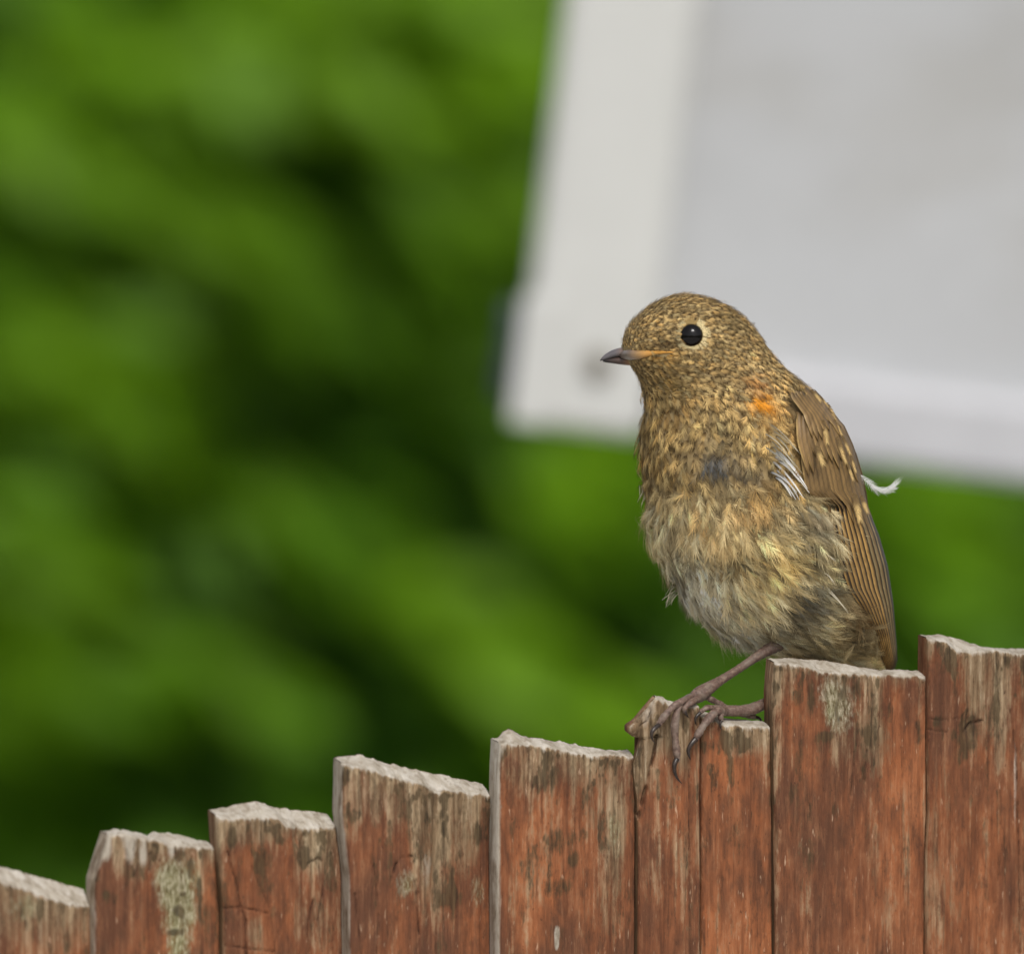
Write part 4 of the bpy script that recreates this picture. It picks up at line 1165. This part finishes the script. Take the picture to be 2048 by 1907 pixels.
# head and nape
P, v, p_ = scatter(589, 800, lambda u, v: 6.2 + 2.0 * sm(690, 790, v), 60000, not_wing)
put_feathers('head_plumage', P, v, p_, lambda P: 17 + 9 * sm(690, 790, P[:, 1]) - 4 * sm(1300, 1255, P[:, 0]), lambda P: 5.4 + 2.4 * sm(690, 790, P[:, 1]), 7, .26, .24, .54, 1.0, spread=.26, phi0=44)
# breast
P, v, p_ = scatter(785, 1075, 10.8, 60000, not_wing)
put_feathers('breast_plumage', P, v, p_, lambda P: 33 + 13 * sm(860, 1060, P[:, 1]), lambda P: 11.5 + 2.0 * sm(900, 1040, P[:, 1]), 13, .2, .26, .58, .85, spread=.36, phi0=38)
# belly and flanks, long loose plumes
P, v, p_ = scatter(1010, 1318, 10.5, 50000, lambda P, v, p_: not_wing(P, v, p_) & (rng.random(len(v)) < sm(1000, 1080, v) + .15))
put_feathers('belly_plumage', P, v, p_, lambda P: 40 + 12 * sm(1030, 1110, P[:, 1]) - 14 * sm(1240, 1320, P[:, 1]), lambda P: 12 + 0 * P[:, 0], 16, .12, .3, .70, .9, spread=.26, phi0=24)
# wisps over the belly
P, v, p_ = scatter(960, 1312, 19, 20000, not_wing)
put_feathers('loose_plumes', P, v, p_, lambda P: 44 + 0 * P[:, 0], lambda P: 13 + 0 * P[:, 0], 9, .26, .36, .8, .34, spread=.36, curl=.2, h0=3, phi0=26)
# flank plumes lying over the front edge of the wing
P, v, p_ = scatter(985, 1130, 8, 60000, lambda P, v, p_: (P[:, 0] > WL(v) - 44) & (P[:, 0] < WL(v) - 4) & (np.sin(p_) > 0))
put_feathers('flank_plumage', P, v, p_, lambda P: 46 + 0 * P[:, 0], lambda P: 12 + 0 * P[:, 0], 14, .2, .3, .7, .7, spread=.25, phi0=24, h0=5)
# under-tail
P, v, p_ = scatter(1225, 1425, 9, 26000, lambda P, v, p_: (P[:, 0] > 1640) & (v > 1235))
put_feathers('undertail_plumage', P, v, p_, lambda P: 40 + 0 * P[:, 0], lambda P: 10 + 0 * P[:, 0], 11, .08, .22, .6, .7)

# pale eye ring: tiny feathers round the eye
ed = float(surf_d(EYE[0], EYE[1]))
nr_ = 54
ang = np.arange(nr_) / nr_ * 2 * np.pi
PP, FF, NNr, LLr, cc, ce, cb = [], [], [], [], [], [], []
for ring, (r0, ln_) in enumerate(((22.0, 5.5), (23.5, 8.0))):
    for a in ang + ring * .06:
        if rng.random() < .22: continue
        x, y = EYE[0] + r0 * math.cos(a), EYE[1] + r0 * math.sin(a)
        PP.append((x, y, float(surf_d(x, y)) - 3.5 + ring * 1.5)); FF.append((math.cos(a), math.sin(a), .1)); NNr.append((0, 0, -1.0))
        back = .5 + .5 * math.cos(a)
        LLr.append(1.15 * ln_ * (.9 + .5 * back * (1 - .5 * max(math.sin(a), 0))))
        col = lin(236, 216, 164) * (.55 + .45 * back) if math.sin(a) > -.9 else lin(190, 160, 104) * .8
        cc.append(col); ce.append(col * .8); cb.append(col * .9)
A_ = lambda x: np.array(x, float)
V, Q, T, C_ = feather_mesh(A_(PP), A_(NNr), A_(FF), A_(LLr), np.full(len(PP), 2.2), A_(cc), A_(ce), A_(cb), 4, .1, 0.5, .12, .7, 1.1)
bmk('eye_ring', V, Q, T, M_PLUME, attrs={'col': C_})['kind'] = 'stuff'

# eye: glossy dark ball, set in the head, each side
for sgn in (1, -1):
    nla, nlo = 20, 32
    la = np.linspace(.02, math.pi - .02, nla); lo = np.arange(nlo) / nlo * 2 * np.pi
    R_ = 23.0
    dep = ed + 4 if sgn == 1 else 2 * 42 - ed - 4
    X = EYE[0] + R_ * np.sin(la)[:, None] * np.cos(lo)[None]
    Y = EYE[1] + R_ * np.sin(la)[:, None] * np.sin(lo)[None]
    Z = dep - sgn * R_ * .82 * np.cos(la)[:, None] + 0 * lo[None]
    bmk('eye', np.stack([X, Y, Z], -1), gridquads(nla, nlo, 0, True) if sgn == 1 else gridquads(nla, nlo, 0, True)[:, ::-1], None, M_EYE, smooth=True)


# beak: two mandibles
def mandible(name, stations, colf, parent=None):
    """stations: u, v_top, v_bot, half depth"""
    st = catmull(stations, 28)
    seg = 20
    ang = np.arange(seg) / seg * 2 * np.pi
    ce_ = (st[:, 1] + st[:, 2]) / 2; hh = np.maximum((st[:, 2] - st[:, 1]) / 2, .25)
    V = np.stack([st[:, 0][:, None] + 0 * ang[None], ce_[:, None] - hh[:, None] * np.sin(ang)[None], 42 + np.maximum(st[:, 3], .3)[:, None] * np.cos(ang)[None] + 0 * ce_[:, None]], -1)
    Vf = V.reshape(-1, 3)
    t_ = np.repeat(np.linspace(0, 1, 28), seg)
    s_ = np.tile(np.sin(ang), 28)
    return bmk(name, Vf, gridquads(28, seg, 0, True), None, M_BEAK, parent, smooth=True, attrs={'col': colf(t_, s_)})


def upper_col(t, s):
    base = lin(170, 138, 118); midc = lin(106, 102, 106); tip = lin(60, 57, 60)
    w = sm(.2, .55, t)[:, None]; w2 = sm(.8, 1, t)[:, None]
    c = (base * (1 - w) + midc * w) * (1 - w2) + tip * w2
    return c * (1 - .45 * (1 - sm(-.9, -.1, s)))[:, None]


def lower_col(t, s):
    base = lin(170, 124, 80); midc = lin(84, 68, 62); tip = lin(34, 30, 30)
    w = sm(.15, .5, t)[:, None]; w2 = sm(.5, .9, t)[:, None]
    return (base * (1 - w) + midc * w) * (1 - w2) + tip * w2


mandible('upper_mandible', [(1292, 697, 711, 24), (1270, 696, 711, 22), (1252, 694.5, 712, 19), (1240, 695, 713.5, 15.5), (1226, 699, 716, 11), (1213, 706, 719, 6.5), (1205, 713, 720.5, 3), (1200.5, 719, 721.5, .8)], upper_col)
mandible('lower_mandible', [(1292, 711, 729, 22), (1270, 712, 730, 20), (1254, 713, 730, 17), (1240, 712.5, 728.5, 13), (1226, 714.5, 726.5, 9), (1213, 717, 724.5, 5), (1206, 719, 723, 2)], lower_col)
# fleshy gape running back from the bill below the eye
for sgn in (1, -1):
    gp = []
    for (u_, v_, r_) in ((1248, 709, 9.0), (1262, 709, 11), (1282, 708.5, 9.0), (1306, 706, 5.2), (1328, 704.5, 3.2), (1344, 705, 1.8), (1350, 707, .8)):
        d_ = float(surf_d(u_, v_)) - 2.5
        d_ = d_ if sgn == 1 else 84 - d_
        gp.append((u_, v_, d_, r_))
    V, q, tt = tube(gp, 26, 10)
    tcol = np.concatenate([np.repeat(np.linspace(0, 1, 26), 10), [0, 1]])
    c_ = lin(126, 112, 102) * (1 - sm(.15, .6, tcol))[:, None] + lin(206, 154, 68) * sm(.15, .5, tcol)[:, None]
    bmk('gape', V, q, tt, M_BEAK, smooth=True, attrs={'col': c_})
# rictal bristles and gape feathers
PP, NNr, FF = [], [], []
for k in range(70):
    u_ = rng.uniform(1258, 1362); v_ = 700 + rng.normal(0, 2.5) - .02 * (u_ - 1260) if k % 2 else 716 + rng.normal(0, 3) - .05 * (u_ - 1260)
    PP.append((u_, v_, float(surf_d(u_, v_)) - 1.5)); NNr.append((-.1, 0, -1)); FF.append((1, .15 + rng.normal(0, .15), 0))
up = A_(PP)[:, 1] < 706
cc = np.where(up[:, None], lin(88, 64, 32), lin(196, 146, 70))
V, Q, T, C_ = feather_mesh(A_(PP), norm(A_(NNr)), norm(A_(FF)), np.full(70, 13.0), np.full(70, 3.2), cc, cc * .7, cc * .8, 5, .1, 1.2, .2, .5, .9)
bmk('bill_base_plumage', V, Q, T, M_PLUME, attrs={'col': C_})['kind'] = 'stuff'

# ------------------------------------------------------------------ wing
wing = empty('wing', (0, 0, 0)); wing.parent = bird
wing['label'] = 'folded brown wing with pale buff spots and golden feather edges'


def wing_d(u, v):
    """depth of the folded wing's outer surface"""
    l_, r_ = WL(v), WR(v)
    x = np.clip((u - l_) / np.maximum(r_ - l_, 1), -.3, 1)
    dl = surf_d(np.minimum(l_, np.interp(v, VV, cols[1]) - 6), v) - 8
    dr = np.interp(v, VV, cols[2]) + 40
    xx = np.clip(x, 0, 1)
    return dl + (dr - dl) * (1 - np.sqrt(1 - (xx * .995) ** 2)) * .9 + (dr - dl) * .1 * xx


def blade(tl, ul, ur, vls, dofs, colfun, name, nlat=9, camber=3.0):
    """one long flight feather: left and right margins per row, in px"""
    nrow = len(vls)
    lat = np.linspace(0, 1, nlat)
    U = ul[:, None] * (1 - lat) + ur[:, None] * lat
    Vv = vls[:, None] + 0 * lat
    D_ = wing_d(U, Vv) + dofs - camber * np.sin(np.pi * lat)[None] + 1.0 * lat[None]
    c = colfun(np.linspace(0, 1, nrow)[:, None] + 0 * lat, lat[None] + 0 * vls[:, None])
    nzz = fbm(U / 2.6 + Vv * .17, Vv / 34, 77, 3)
    c = c * (.55 + .9 * nzz)[..., None]
    return bmk(name, np.stack([U, Vv, D_], -1), gridquads(nrow, nlat), None, M_FLIGHT, wing, attrs={'col': c.reshape(-1, 3)}, smooth=True)


gold = lin(186, 146, 84); brn = lin(122, 94, 56); dbr = lin(44, 34, 24); olv = lin(150, 130, 92)
NFL = 11
for k in range(NFL):
    j0 = k / NFL; j1 = min((k + 2.1) / NFL, 1.0)
    v0 = 1000 - 22 * math.sin(math.pi * k / (NFL - 1)) + (1 - j0) * 34
    v1 = 1362 - 46 * j0 ** 2
    vr = np.linspace(v0, v1, 46)
    tr = np.linspace(0, 1, 46)
    taper = np.minimum(1, (1 - tr) * 9 + .05) ** .7 * np.minimum(1, tr * 5 + .4)
    el = WL(vr) + (WR(vr) - WL(vr)) * j0; er = WL(vr) + (WR(vr) - WL(vr)) * j1
    m_ = el + (er - el) * (.25 + .2 * j0)
    ul = m_ + (el - m_) * taper; ur = m_ + (er - m_) * taper

    def cf(t, l, k=k):
        edge = (gold if k < 8 else olv) * (.85 + .1 * math.sin(k * 2.1))
        if k == 0: edge = lin(120, 106, 84)
        c = edge + 0 * t[..., None]
        w = sm(.17, .28, l)[..., None]
        c = c * (1 - w) + (brn if k > 1 else dbr * 1.5) * w
        w = sm(.26, .40, l)[..., None]
        c = c * (1 - w) + dbr * w
        return c
    blade(None, ul, ur, vr, -2.6 * k + 4, cf, 'flight_feather')

cbr = lin(130, 102, 62); cfr = lin(172, 142, 90); cdk = lin(62, 48, 32); buff = lin(240, 210, 150)


def covert(j0, j1, v0, v1, dof, spot, tone, name='covert_feather'):
    vr = np.linspace(v0, v1, 30); tr = np.linspace(0, 1, 30)
    taper = np.minimum(1, (1 - tr) * 2.2 + .02) ** .8 * np.minimum(1, tr * 4 + .4)
    el = WL(vr) + (WR(vr) - WL(vr)) * j0; er = WL(vr) + (WR(vr) - WL(vr)) * j1
    m_ = el + (er - el) * .5
    ul = m_ + (el - m_) * taper; ur = m_ + (er - m_) * taper

    def cf(t, l):
        c = cfr * tone + 0 * t[..., None]
        w = (sm(.06, .2, l) * (1 - sm(.9, 1., l)))[..., None]
        c = c * (1 - w) + cbr * tone * w
        w = (sm(.55, .8, l) * .7)[..., None]
        c = c * (1 - w) + cdk * w
        w = np.exp(-((l - .5) / .05) ** 2)[..., None] * .6
        c = c * (1 - w) + cdk * w
        if spot > 0:
            w = (np.exp(-((l - .42) / .26) ** 2) * sm(1 - spot, 1 - spot * .55, t))[..., None]
            c = c * (1 - w) + buff * w
        return c * (1 - .35 * (1 - sm(0, .3, t)))[..., None]
    return blade(None, ul, ur, vr, dof, cf, name, 11, 3.5)


for k in range(13):                                  # greater coverts
    j0 = k / 13.0
    covert(j0, min(j0 + .17, 1.03), 895 - 10 * j0 + rng.normal(0, 6), 1026 + 52 * j0 + rng.normal(0, 26), -10 - .8 * k, .14 if k in (9, 11) else 0, rng.uniform(.72, 1.12))
for k in range(11):                                  # median coverts
    j0 = k / 11.0
    covert(j0, min(j0 + .19, 1.03), 830 - 14 * j0 + rng.normal(0, 6), 926 + 26 * j0 + rng.normal(0, 20), -20 - .7 * k, 0, rng.uniform(.72, 1.12))
for k in range(9):                                   # scapulars
    j0 = .2 + k / 11.0
    covert(j0, min(j0 + .2, 1.03), 784 + rng.normal(0, 6), 866 + 14 * j0 + rng.normal(0, 18), -28 - .6 * k, 0, rng.uniform(.75, 1.15))

# small coverts at the bend of the wing, laid in rows
cv_P, cv_F, cv_N, cv_L, cv_W, cv_c, cv_e, cv_b, cv_s = [], [], [], [], [], [], [], [], []
v_ = 792.0
row = 0
while v_ < 850:
    l_, r_ = WL(v_), WR(v_)
    stepu = 10.5 + 3 * sm(850, 1000, v_)
    us = np.arange(l_ + 2 + (row % 2) * stepu * .5, r_ + 26, stepu)
    for u_ in us:
        lim = 1000 + 52 * (u_ - 1650) / 90
        if v_ > lim: continue
        uu = u_ + rng.normal(0, 2.0); vv = v_ + rng.normal(0, 3)
        if uu > r_ - 3:
            x = (uu - r_) / 26
            d_ = float(wing_d(r_ - 3, vv)) + 40 + 60 * max(x, 0); uu2 = r_ - 4 - 6 * max(x, 0)
        else:
            d_ = float(wing_d(uu, vv)); uu2 = uu
        x = np.clip((uu - l_) / max(r_ - l_, 1), 0, 1)
        nrm = np.array([-.35 + 1.2 * x, -.15, -1.0 + .75 * x])
        slope = (WR(v_ + 30) - WR(v_)) / 30 * x + (1 - x) * np.clip((WL(v_ + 40) - WL(v_)) / 40, .1, .55)
        cv_P.append((uu2, vv, d_ - 1)); cv_N.append(nrm); cv_F.append((slope + rng.normal(0, .06), 1.0, .3 * x))
        big = sm(850, 1000, vv)
        cv_L.append((34 + 24 * big) * rng.uniform(.9, 1.15)); cv_W.append((9.5 + 3.5 * big) * rng.uniform(.9, 1.1))
        k_ = rng.normal(1, .13)
        c_ = lin(146, 122, 84) * k_
        if rng.random() < .25: c_ = lin(126, 106, 80) * k_
        if uu < 1596 + .25 * (vv - 800) and 802 < vv < 846 and rng.random() < .7: c_ = lin(70, 55, 38)  # dark feather colour stands in for the shaded crevice at the shoulder
        if vv > 985 and u_ < 1690: c_ = lin(146, 112, 66) * k_
        cv_c.append(c_); cv_e.append(c_ * rng.choice([.4, .6, 1.25])); cv_b.append(c_ * .4)
        sp = 0.0
        for (su, sv) in ((1648, 848), (1640, 905), (1681, 880), (1692, 905), (1705, 938), (1718, 1005), (1728, 1000), (1660, 808), (1632, 792), (1700, 975)):
            if abs(su - uu) < 7 and abs(sv - (vv + 25)) < 9: sp = 1.0
        cv_s.append(sp)
    v_ += 9.0
    row += 1
V, Q, T, C_ = feather_mesh(A_(cv_P), norm(A_(cv_N)), norm(A_(cv_F)), A_(cv_L), A_(cv_W), A_(cv_c), A_(cv_e), A_(cv_b), 12, .07, 1.5, .07, .62, 1.15, .05, spot=A_(cv_s), cs=lin(232, 198, 134))
o = bmk('covert_feathers', V, Q, T, M_PLUME, wing, attrs={'col': C_})
o['kind'] = 'stuff'

# hand-placed spotted covert feathers lying on top
SPOT = [(1644, 838, 1652, 882, 7), (1630, 890, 1644, 925, 8), (1672, 872, 1690, 920, 5), (1708, 985, 1720, 1036, 9), (1722, 990, 1736, 1020, 6), (1694, 925, 1706, 956, 4), (1655, 805, 1668, 832, 5), (1622, 778, 1640, 800, 5),
        (1656, 816, 1672, 842, 4), (1668, 838, 1682, 866, 4), (1684, 870, 1700, 905, 4), (1700, 905, 1712, 940, 3.5), (1640, 790, 1655, 812, 4)]
PP, FF, NNr, LLr, WWr = [], [], [], [], []
for (a, b, c, d, w_) in SPOT:
    PP.append((a, b, float(wing_d(a, b)) - 38)); FF.append((c - a, d - b, (float(wing_d(c, d)) - float(wing_d(a, b))))); NNr.append((-.1, -.1, -1))
    LLr.append(math.hypot(c - a, d - b) * 1.1); WWr.append(w_)
n_ = len(PP)
V, Q, T, C_ = feather_mesh(A_(PP), norm(A_(NNr)), norm(A_(FF)), A_(LLr), A_(WWr), np.tile(lin(122, 100, 66), (n_, 1)), np.tile(lin(96, 76, 46), (n_, 1)), np.tile(lin(104, 84, 54), (n_, 1)), 12, .10, 1.0, .06, .8, 1.2, .08, spot=np.ones(n_) * 1.0, cs=lin(214, 182, 122))
bmk('spotted_coverts', V, Q, T, M_PLUME, wing, attrs={'col': C_})['kind'] = 'stuff'

# white tufts pushed out in front of the wing bend
def wisp(name, starts, ends, col, parent, nper=5, width=1.6, dep=-14, sag=4):
    Vs, Qs, Cs = [], [], []
    base = 0
    for (s_, e_) in zip(starts, ends):
        for k in range(nper):
            k_ = rng.normal(0, .16); a = np.array([s_[0] + rng.normal(0, 4), s_[1] + rng.normal(0, 4), 0.0]); b = np.array([e_[0] + rng.normal(0, 2.5), e_[1] + rng.normal(0, 2.5), 0.0]); b[:2] += k_ * (b[:2] - a[:2])
            a[2] = float(surf_d(a[0], a[1])) + dep * .4; b[2] = float(surf_d(min(b[0], 1640), b[1])) + dep + rng.normal(0, 2)
            tt_ = np.linspace(0, 1, 7)[:, None]
            c = a * (1 - tt_) + b * tt_ + np.array([0, -sag, -3.0]) * np.sin(np.pi * tt_)
            dr = norm((b - a)[None]); pd = norm(np.cross(dr, np.array([[.2, .2, -1.0]])))
            w_ = width * (1 - .8 * tt_ ** 2) * rng.uniform(.6, 1.2)
            Vs.append(np.stack([c - pd * w_, c + pd * w_], 1).reshape(-1, 3))
            Qs.append(gridquads(7, 2, base)); base += 14
            Cs.append(np.tile(col * rng.uniform(.6, 1.1), (14, 1)) * np.repeat(np.clip(.3 + .9 * tt_, 0, 1), 2, axis=0))
    o = bmk(name, np.vstack(Vs), np.vstack(Qs), None, M_PLUME, parent, attrs={'col': np.vstack(Cs)})
    o['kind'] = 'stuff'
    return o


st, en = [], []
for k in range(4):
    f_ = k / 3
    st.append((1546 - 6 * f_, 858 + 38 * f_)); en.append((1600 - 16 * f_, 914 + 32 * f_))
wisp('pale_tuft', st, en, lin(204, 196, 174), bird, 2, 1.3, dep=-26, sag=5)
st, en = [], []
for k in range(5):
    f_ = k / 4
    st.append((1554 - 6 * f_, 905 + 46 * f_)); en.append((1614 - 22 * f_, 974 + 26 * f_))
wisp('white_tuft', st, en, lin(246, 244, 240), bird, 2, 1.9, dep=-26, sag=6)
# loose strands along the lower edge of the belly and flank
st, en = [], []
for (a, b, c, d) in ((1352, 1180, 1336, 1206), (1356, 1188, 1342, 1212), (1350, 1172, 1334, 1196), (1380, 1216, 1378, 1240), (1440, 1266, 1452, 1302), (1452, 1276, 1468, 1312), (1470, 1288, 1482, 1316), (1410, 1246, 1424, 1268), (1300, 1050, 1296, 1084),
                     (1290, 976, 1280, 996), (1292, 984, 1284, 1006), (1500, 1290, 1512, 1322), (1640, 1130, 1668, 1166), (1640, 1170, 1690, 1212), (1620, 1090, 1668, 1118), (1610, 1240, 1636, 1290), (1560, 1270, 1580, 1312), (1530, 1280, 1540, 1316)):
    st.append((a, b)); en.append((c, d))
wisp('belly_strands', st, en, lin(236, 226, 200), bird, 5, .9, dep=-6, sag=2)

# white down plume on the back
Vs, Qs, Cs = [], [], []
base = 0
ra = catmull([(1722, 950), (1738, 966), (1752, 978), (1772, 982), (1790, 975)], 40)
dd = float(wing_d(1722, 955)) - 4
for i in range(210):
    t_ = rng.random() ** .8
    p0 = ra[int(t_ * 39)]
    tg = norm((ra[min(int(t_ * 39) + 1, 39)] - ra[max(int(t_ * 39) - 1, 0)])[None])[0]
    sd = rng.choice([-1, 1], p=[.7, .3])
    nm = np.array([tg[1], -tg[0]]) * (1 if sd < 0 else -1)
    ln_ = rng.uniform(7, 28) * (1 - .35 * abs(t_ - .6)) * (1 if sd < 0 else .55)
    dr = norm((tg * rng.uniform(.6, 1.3) + nm * rng.uniform(.25, .9))[None])[0]
    q_ = np.linspace(0, 1, 6)
    c = p0[None] + dr[None] * (ln_ * q_)[:, None] + tg[None] * (ln_ * .3 * q_ ** 2)[:, None]
    z_ = dd + rng.normal(0, 3) * 1 + q_ * rng.normal(0, 8)
    w_ = (.5 * (1 - .75 * q_))[:, None]
    pd = np.array([-dr[1], dr[0]])
    Vs.append(np.stack([np.concatenate([c - pd * w_, z_[:, None]], 1), np.concatenate([c + pd * w_, z_[:, None]], 1)], 1).reshape(-1, 3))
    Qs.append(gridquads(6, 2, base)); base += 12
    Cs.append(np.tile(lin(236, 236, 234), (12, 1)))
o = bmk('loose_down_feather', np.vstack(Vs), np.vstack(Qs), None, M_DOWN, attrs={'col': np.vstack(Cs)})
o['label'] = 'white downy feather sticking out behind the wing'

# tail, going down behind the fence
tail = empty('tail', (0, 0, 0)); tail.parent = bird
for k in range(6):
    a0 = (1700 + 9 * k, 1285 + 2 * k, 268 - 6 * k); a1 = (1745 + 16 * k, 1590 + 4 * k, 352 - 7 * k)
    tr = np.linspace(0, 1, 20)[:, None]
    c = np.array(a0) * (1 - tr) + np.array(a1) * tr
    lat = np.linspace(-1, 1, 7)
    w_ = (15 * np.minimum(1, (1 - tr) * 8 + .1) ** .6)
    V = c[:, None] + np.stack([lat[None] * w_, 0 * lat[None] * w_, -2.5 * (1 - lat[None] ** 2) + 2 * lat[None] + 0 * w_], -1)
    cl = (brn * .9)[None, None] * (1 - .5 * sm(-.4, .6, lat))[None, :, None] + 0 * V
    bmk('tail_feather', V, gridquads(20, 7), None, M_FLIGHT, tail, attrs={'col': cl.reshape(-1, 3)}, smooth=True)


# ------------------------------------------------------------------ legs and feet
def fd(u, o=16.0):
    """depth in px of the fence front near pixel column u, o px proud of it"""
    return (u - 1400) * math.tan(ALPHA) - o / math.cos(ALPHA)


def ring(t, f=26, a=.07):
    return 1 + a * np.sin(t * f * 2 * np.pi)


def toe(parent, pts, claw, name='toe'):
    """pts, claw: u, v, depth, radius; claw tapers to a point"""
    V1, q1, t1 = tube(pts, 36, 12, lambda t: 1 + .07 * np.sin(t * 20 * np.pi) + .10 * np.sin(t * 6 * np.pi), .85)
    V2, q2, t2 = tube(claw, 18, 8)
    V = np.vstack([V1, V2]); q = np.vstack([q1, q2 + len(V1)]); tr = np.vstack([t1, t2 + len(V1)])
    fm = np.concatenate([np.zeros(len(q1)), np.ones(len(q2)), np.zeros(len(t1)), np.ones(len(t2))])
    return bmk(name, V, q, tr, None, parent, smooth=True, mats=[M_LEG, M_CLAW], fmat=fm)


# near leg: shank from the belly to the foot on the split plank
V, q, tt = tube([(1560, 1288, 150, 15), (1520, 1311, 118, 10), (1479, 1338, 86, 8.2), (1440, 1362, 54, 9.5), (1418, 1376, 36, 13), (1400, 1388, 24, 15.5), (1384, 1398, 14, 11), (1372, 1403, 8, 5)], 70, 16, lambda t: ring(t, 26, .06))
leg1 = bmk('leg', V, q, tt, M_LEG, smooth=True)
o1 = 24
toe(leg1, [(1388, 1394, 14, 9), (1369, 1398, fd(1369, 34), 7), (1345, 1412, fd(1345, 46), 7), (1326, 1433, fd(1326, 46), 7), (1314, 1451, fd(1314, 44), 6)],
    [(1317, 1447, fd(1317, 46), 5), (1306, 1457, fd(1306, 52), 4.6), (1302, 1467, fd(1302, 52), 3.2), (1304, 1476, fd(1304, 46), 2), (1309, 1484, fd(1309, 40), .5)])
toe(leg1, [(1382, 1394, 8, 9), (1358, 1409, fd(1358, 38), 7.5), (1349, 1446, fd(1349, 40), 8), (1350, 1476, fd(1350, 38), 7.5), (1353, 1505, fd(1353, 36), 7.2), (1354, 1522, fd(1354, 35), 6)],
    [(1353, 1515, fd(1353, 40), 5.5), (1348, 1528, fd(1348, 42), 4.8), (1349, 1543, fd(1349, 40), 3.6), (1355, 1556, fd(1355, 36), 2.2), (1364, 1566, fd(1364, 30), .5)])
toe(leg1, [(1398, 1394, 14, 9), (1384, 1402, fd(1384, 30), 7), (1369, 1413, fd(1369, 38), 6), (1369, 1424, fd(1369, 38), 4.8)],
    [(1369, 1420, fd(1369, 40), 3.4), (1372, 1427, fd(1372, 38), 2.6), (1377, 1434, fd(1377, 32), .5)])
toe(leg1, [(1404, 1388, 26, 9), (1420, 1397, 38, 6.5), (1438, 1406, 52, 6), (1453, 1414, 62, 5)],
    [(1449, 1412, 62, 4), (1460, 1418, 68, 3.2), (1466, 1427, 72, 2), (1468, 1434, 74, .5)])
# far leg: out from behind the next plank, lying along the broken top
V, q, tt = tube([(1655, 1285, 236, 26), (1620, 1308, 232, 15), (1575, 1358, 172, 10), (1545, 1398, 112, 10), (1514, 1415, 66, 11.5), (1486, 1421, 44, 11), (1453, 1421, 24, 11), (1436, 1421, 12, 9)], 80, 16, lambda t: ring(t, 34, .09))
leg2 = bmk('leg', V, q, tt, M_LEG, smooth=True)
toe(leg2, [(1450, 1420, 22, 10), (1433, 1421, fd(1433, 26), 9), (1412, 1442, fd(1412, 32), 8.5), (1397, 1465, fd(1397, 34), 7.5), (1389, 1480, fd(1389, 32), 6.5)],
    [(1391, 1476, fd(1391, 36), 6), (1382, 1486, fd(1382, 38), 5), (1376, 1498, fd(1376, 36), 4), (1377, 1508, fd(1377, 32), 2.6), (1381, 1518, fd(1381, 26), .5)])
toe(leg2, [(1440, 1418, 18, 8), (1417, 1414, fd(1417, 22), 6), (1404, 1420, fd(1404, 28), 5), (1398, 1426, fd(1398, 30), 4.5)],
    [(1400, 1424, fd(1400, 32), 4), (1392, 1432, fd(1392, 34), 3.2), (1390, 1441, fd(1390, 32), 2.2), (1393, 1450, fd(1393, 26), .5)])
toe(leg2, [(1448, 1423, 20, 8), (1441, 1430, fd(1441, 20), 6), (1443, 1442, fd(1443, 24), 5)],
    [(1443, 1440, fd(1443, 26), 3.2), (1440, 1448, fd(1440, 26), 2.4), (1443, 1459, fd(1443, 20), .5)])
toe(leg2, [(1470, 1420, 40, 9), (1490, 1428, 62, 7), (1510, 1434, 78, 6)],
    [(1506, 1433, 76, 4), (1520, 1437, 86, 3), (1526, 1446, 92, .5)])
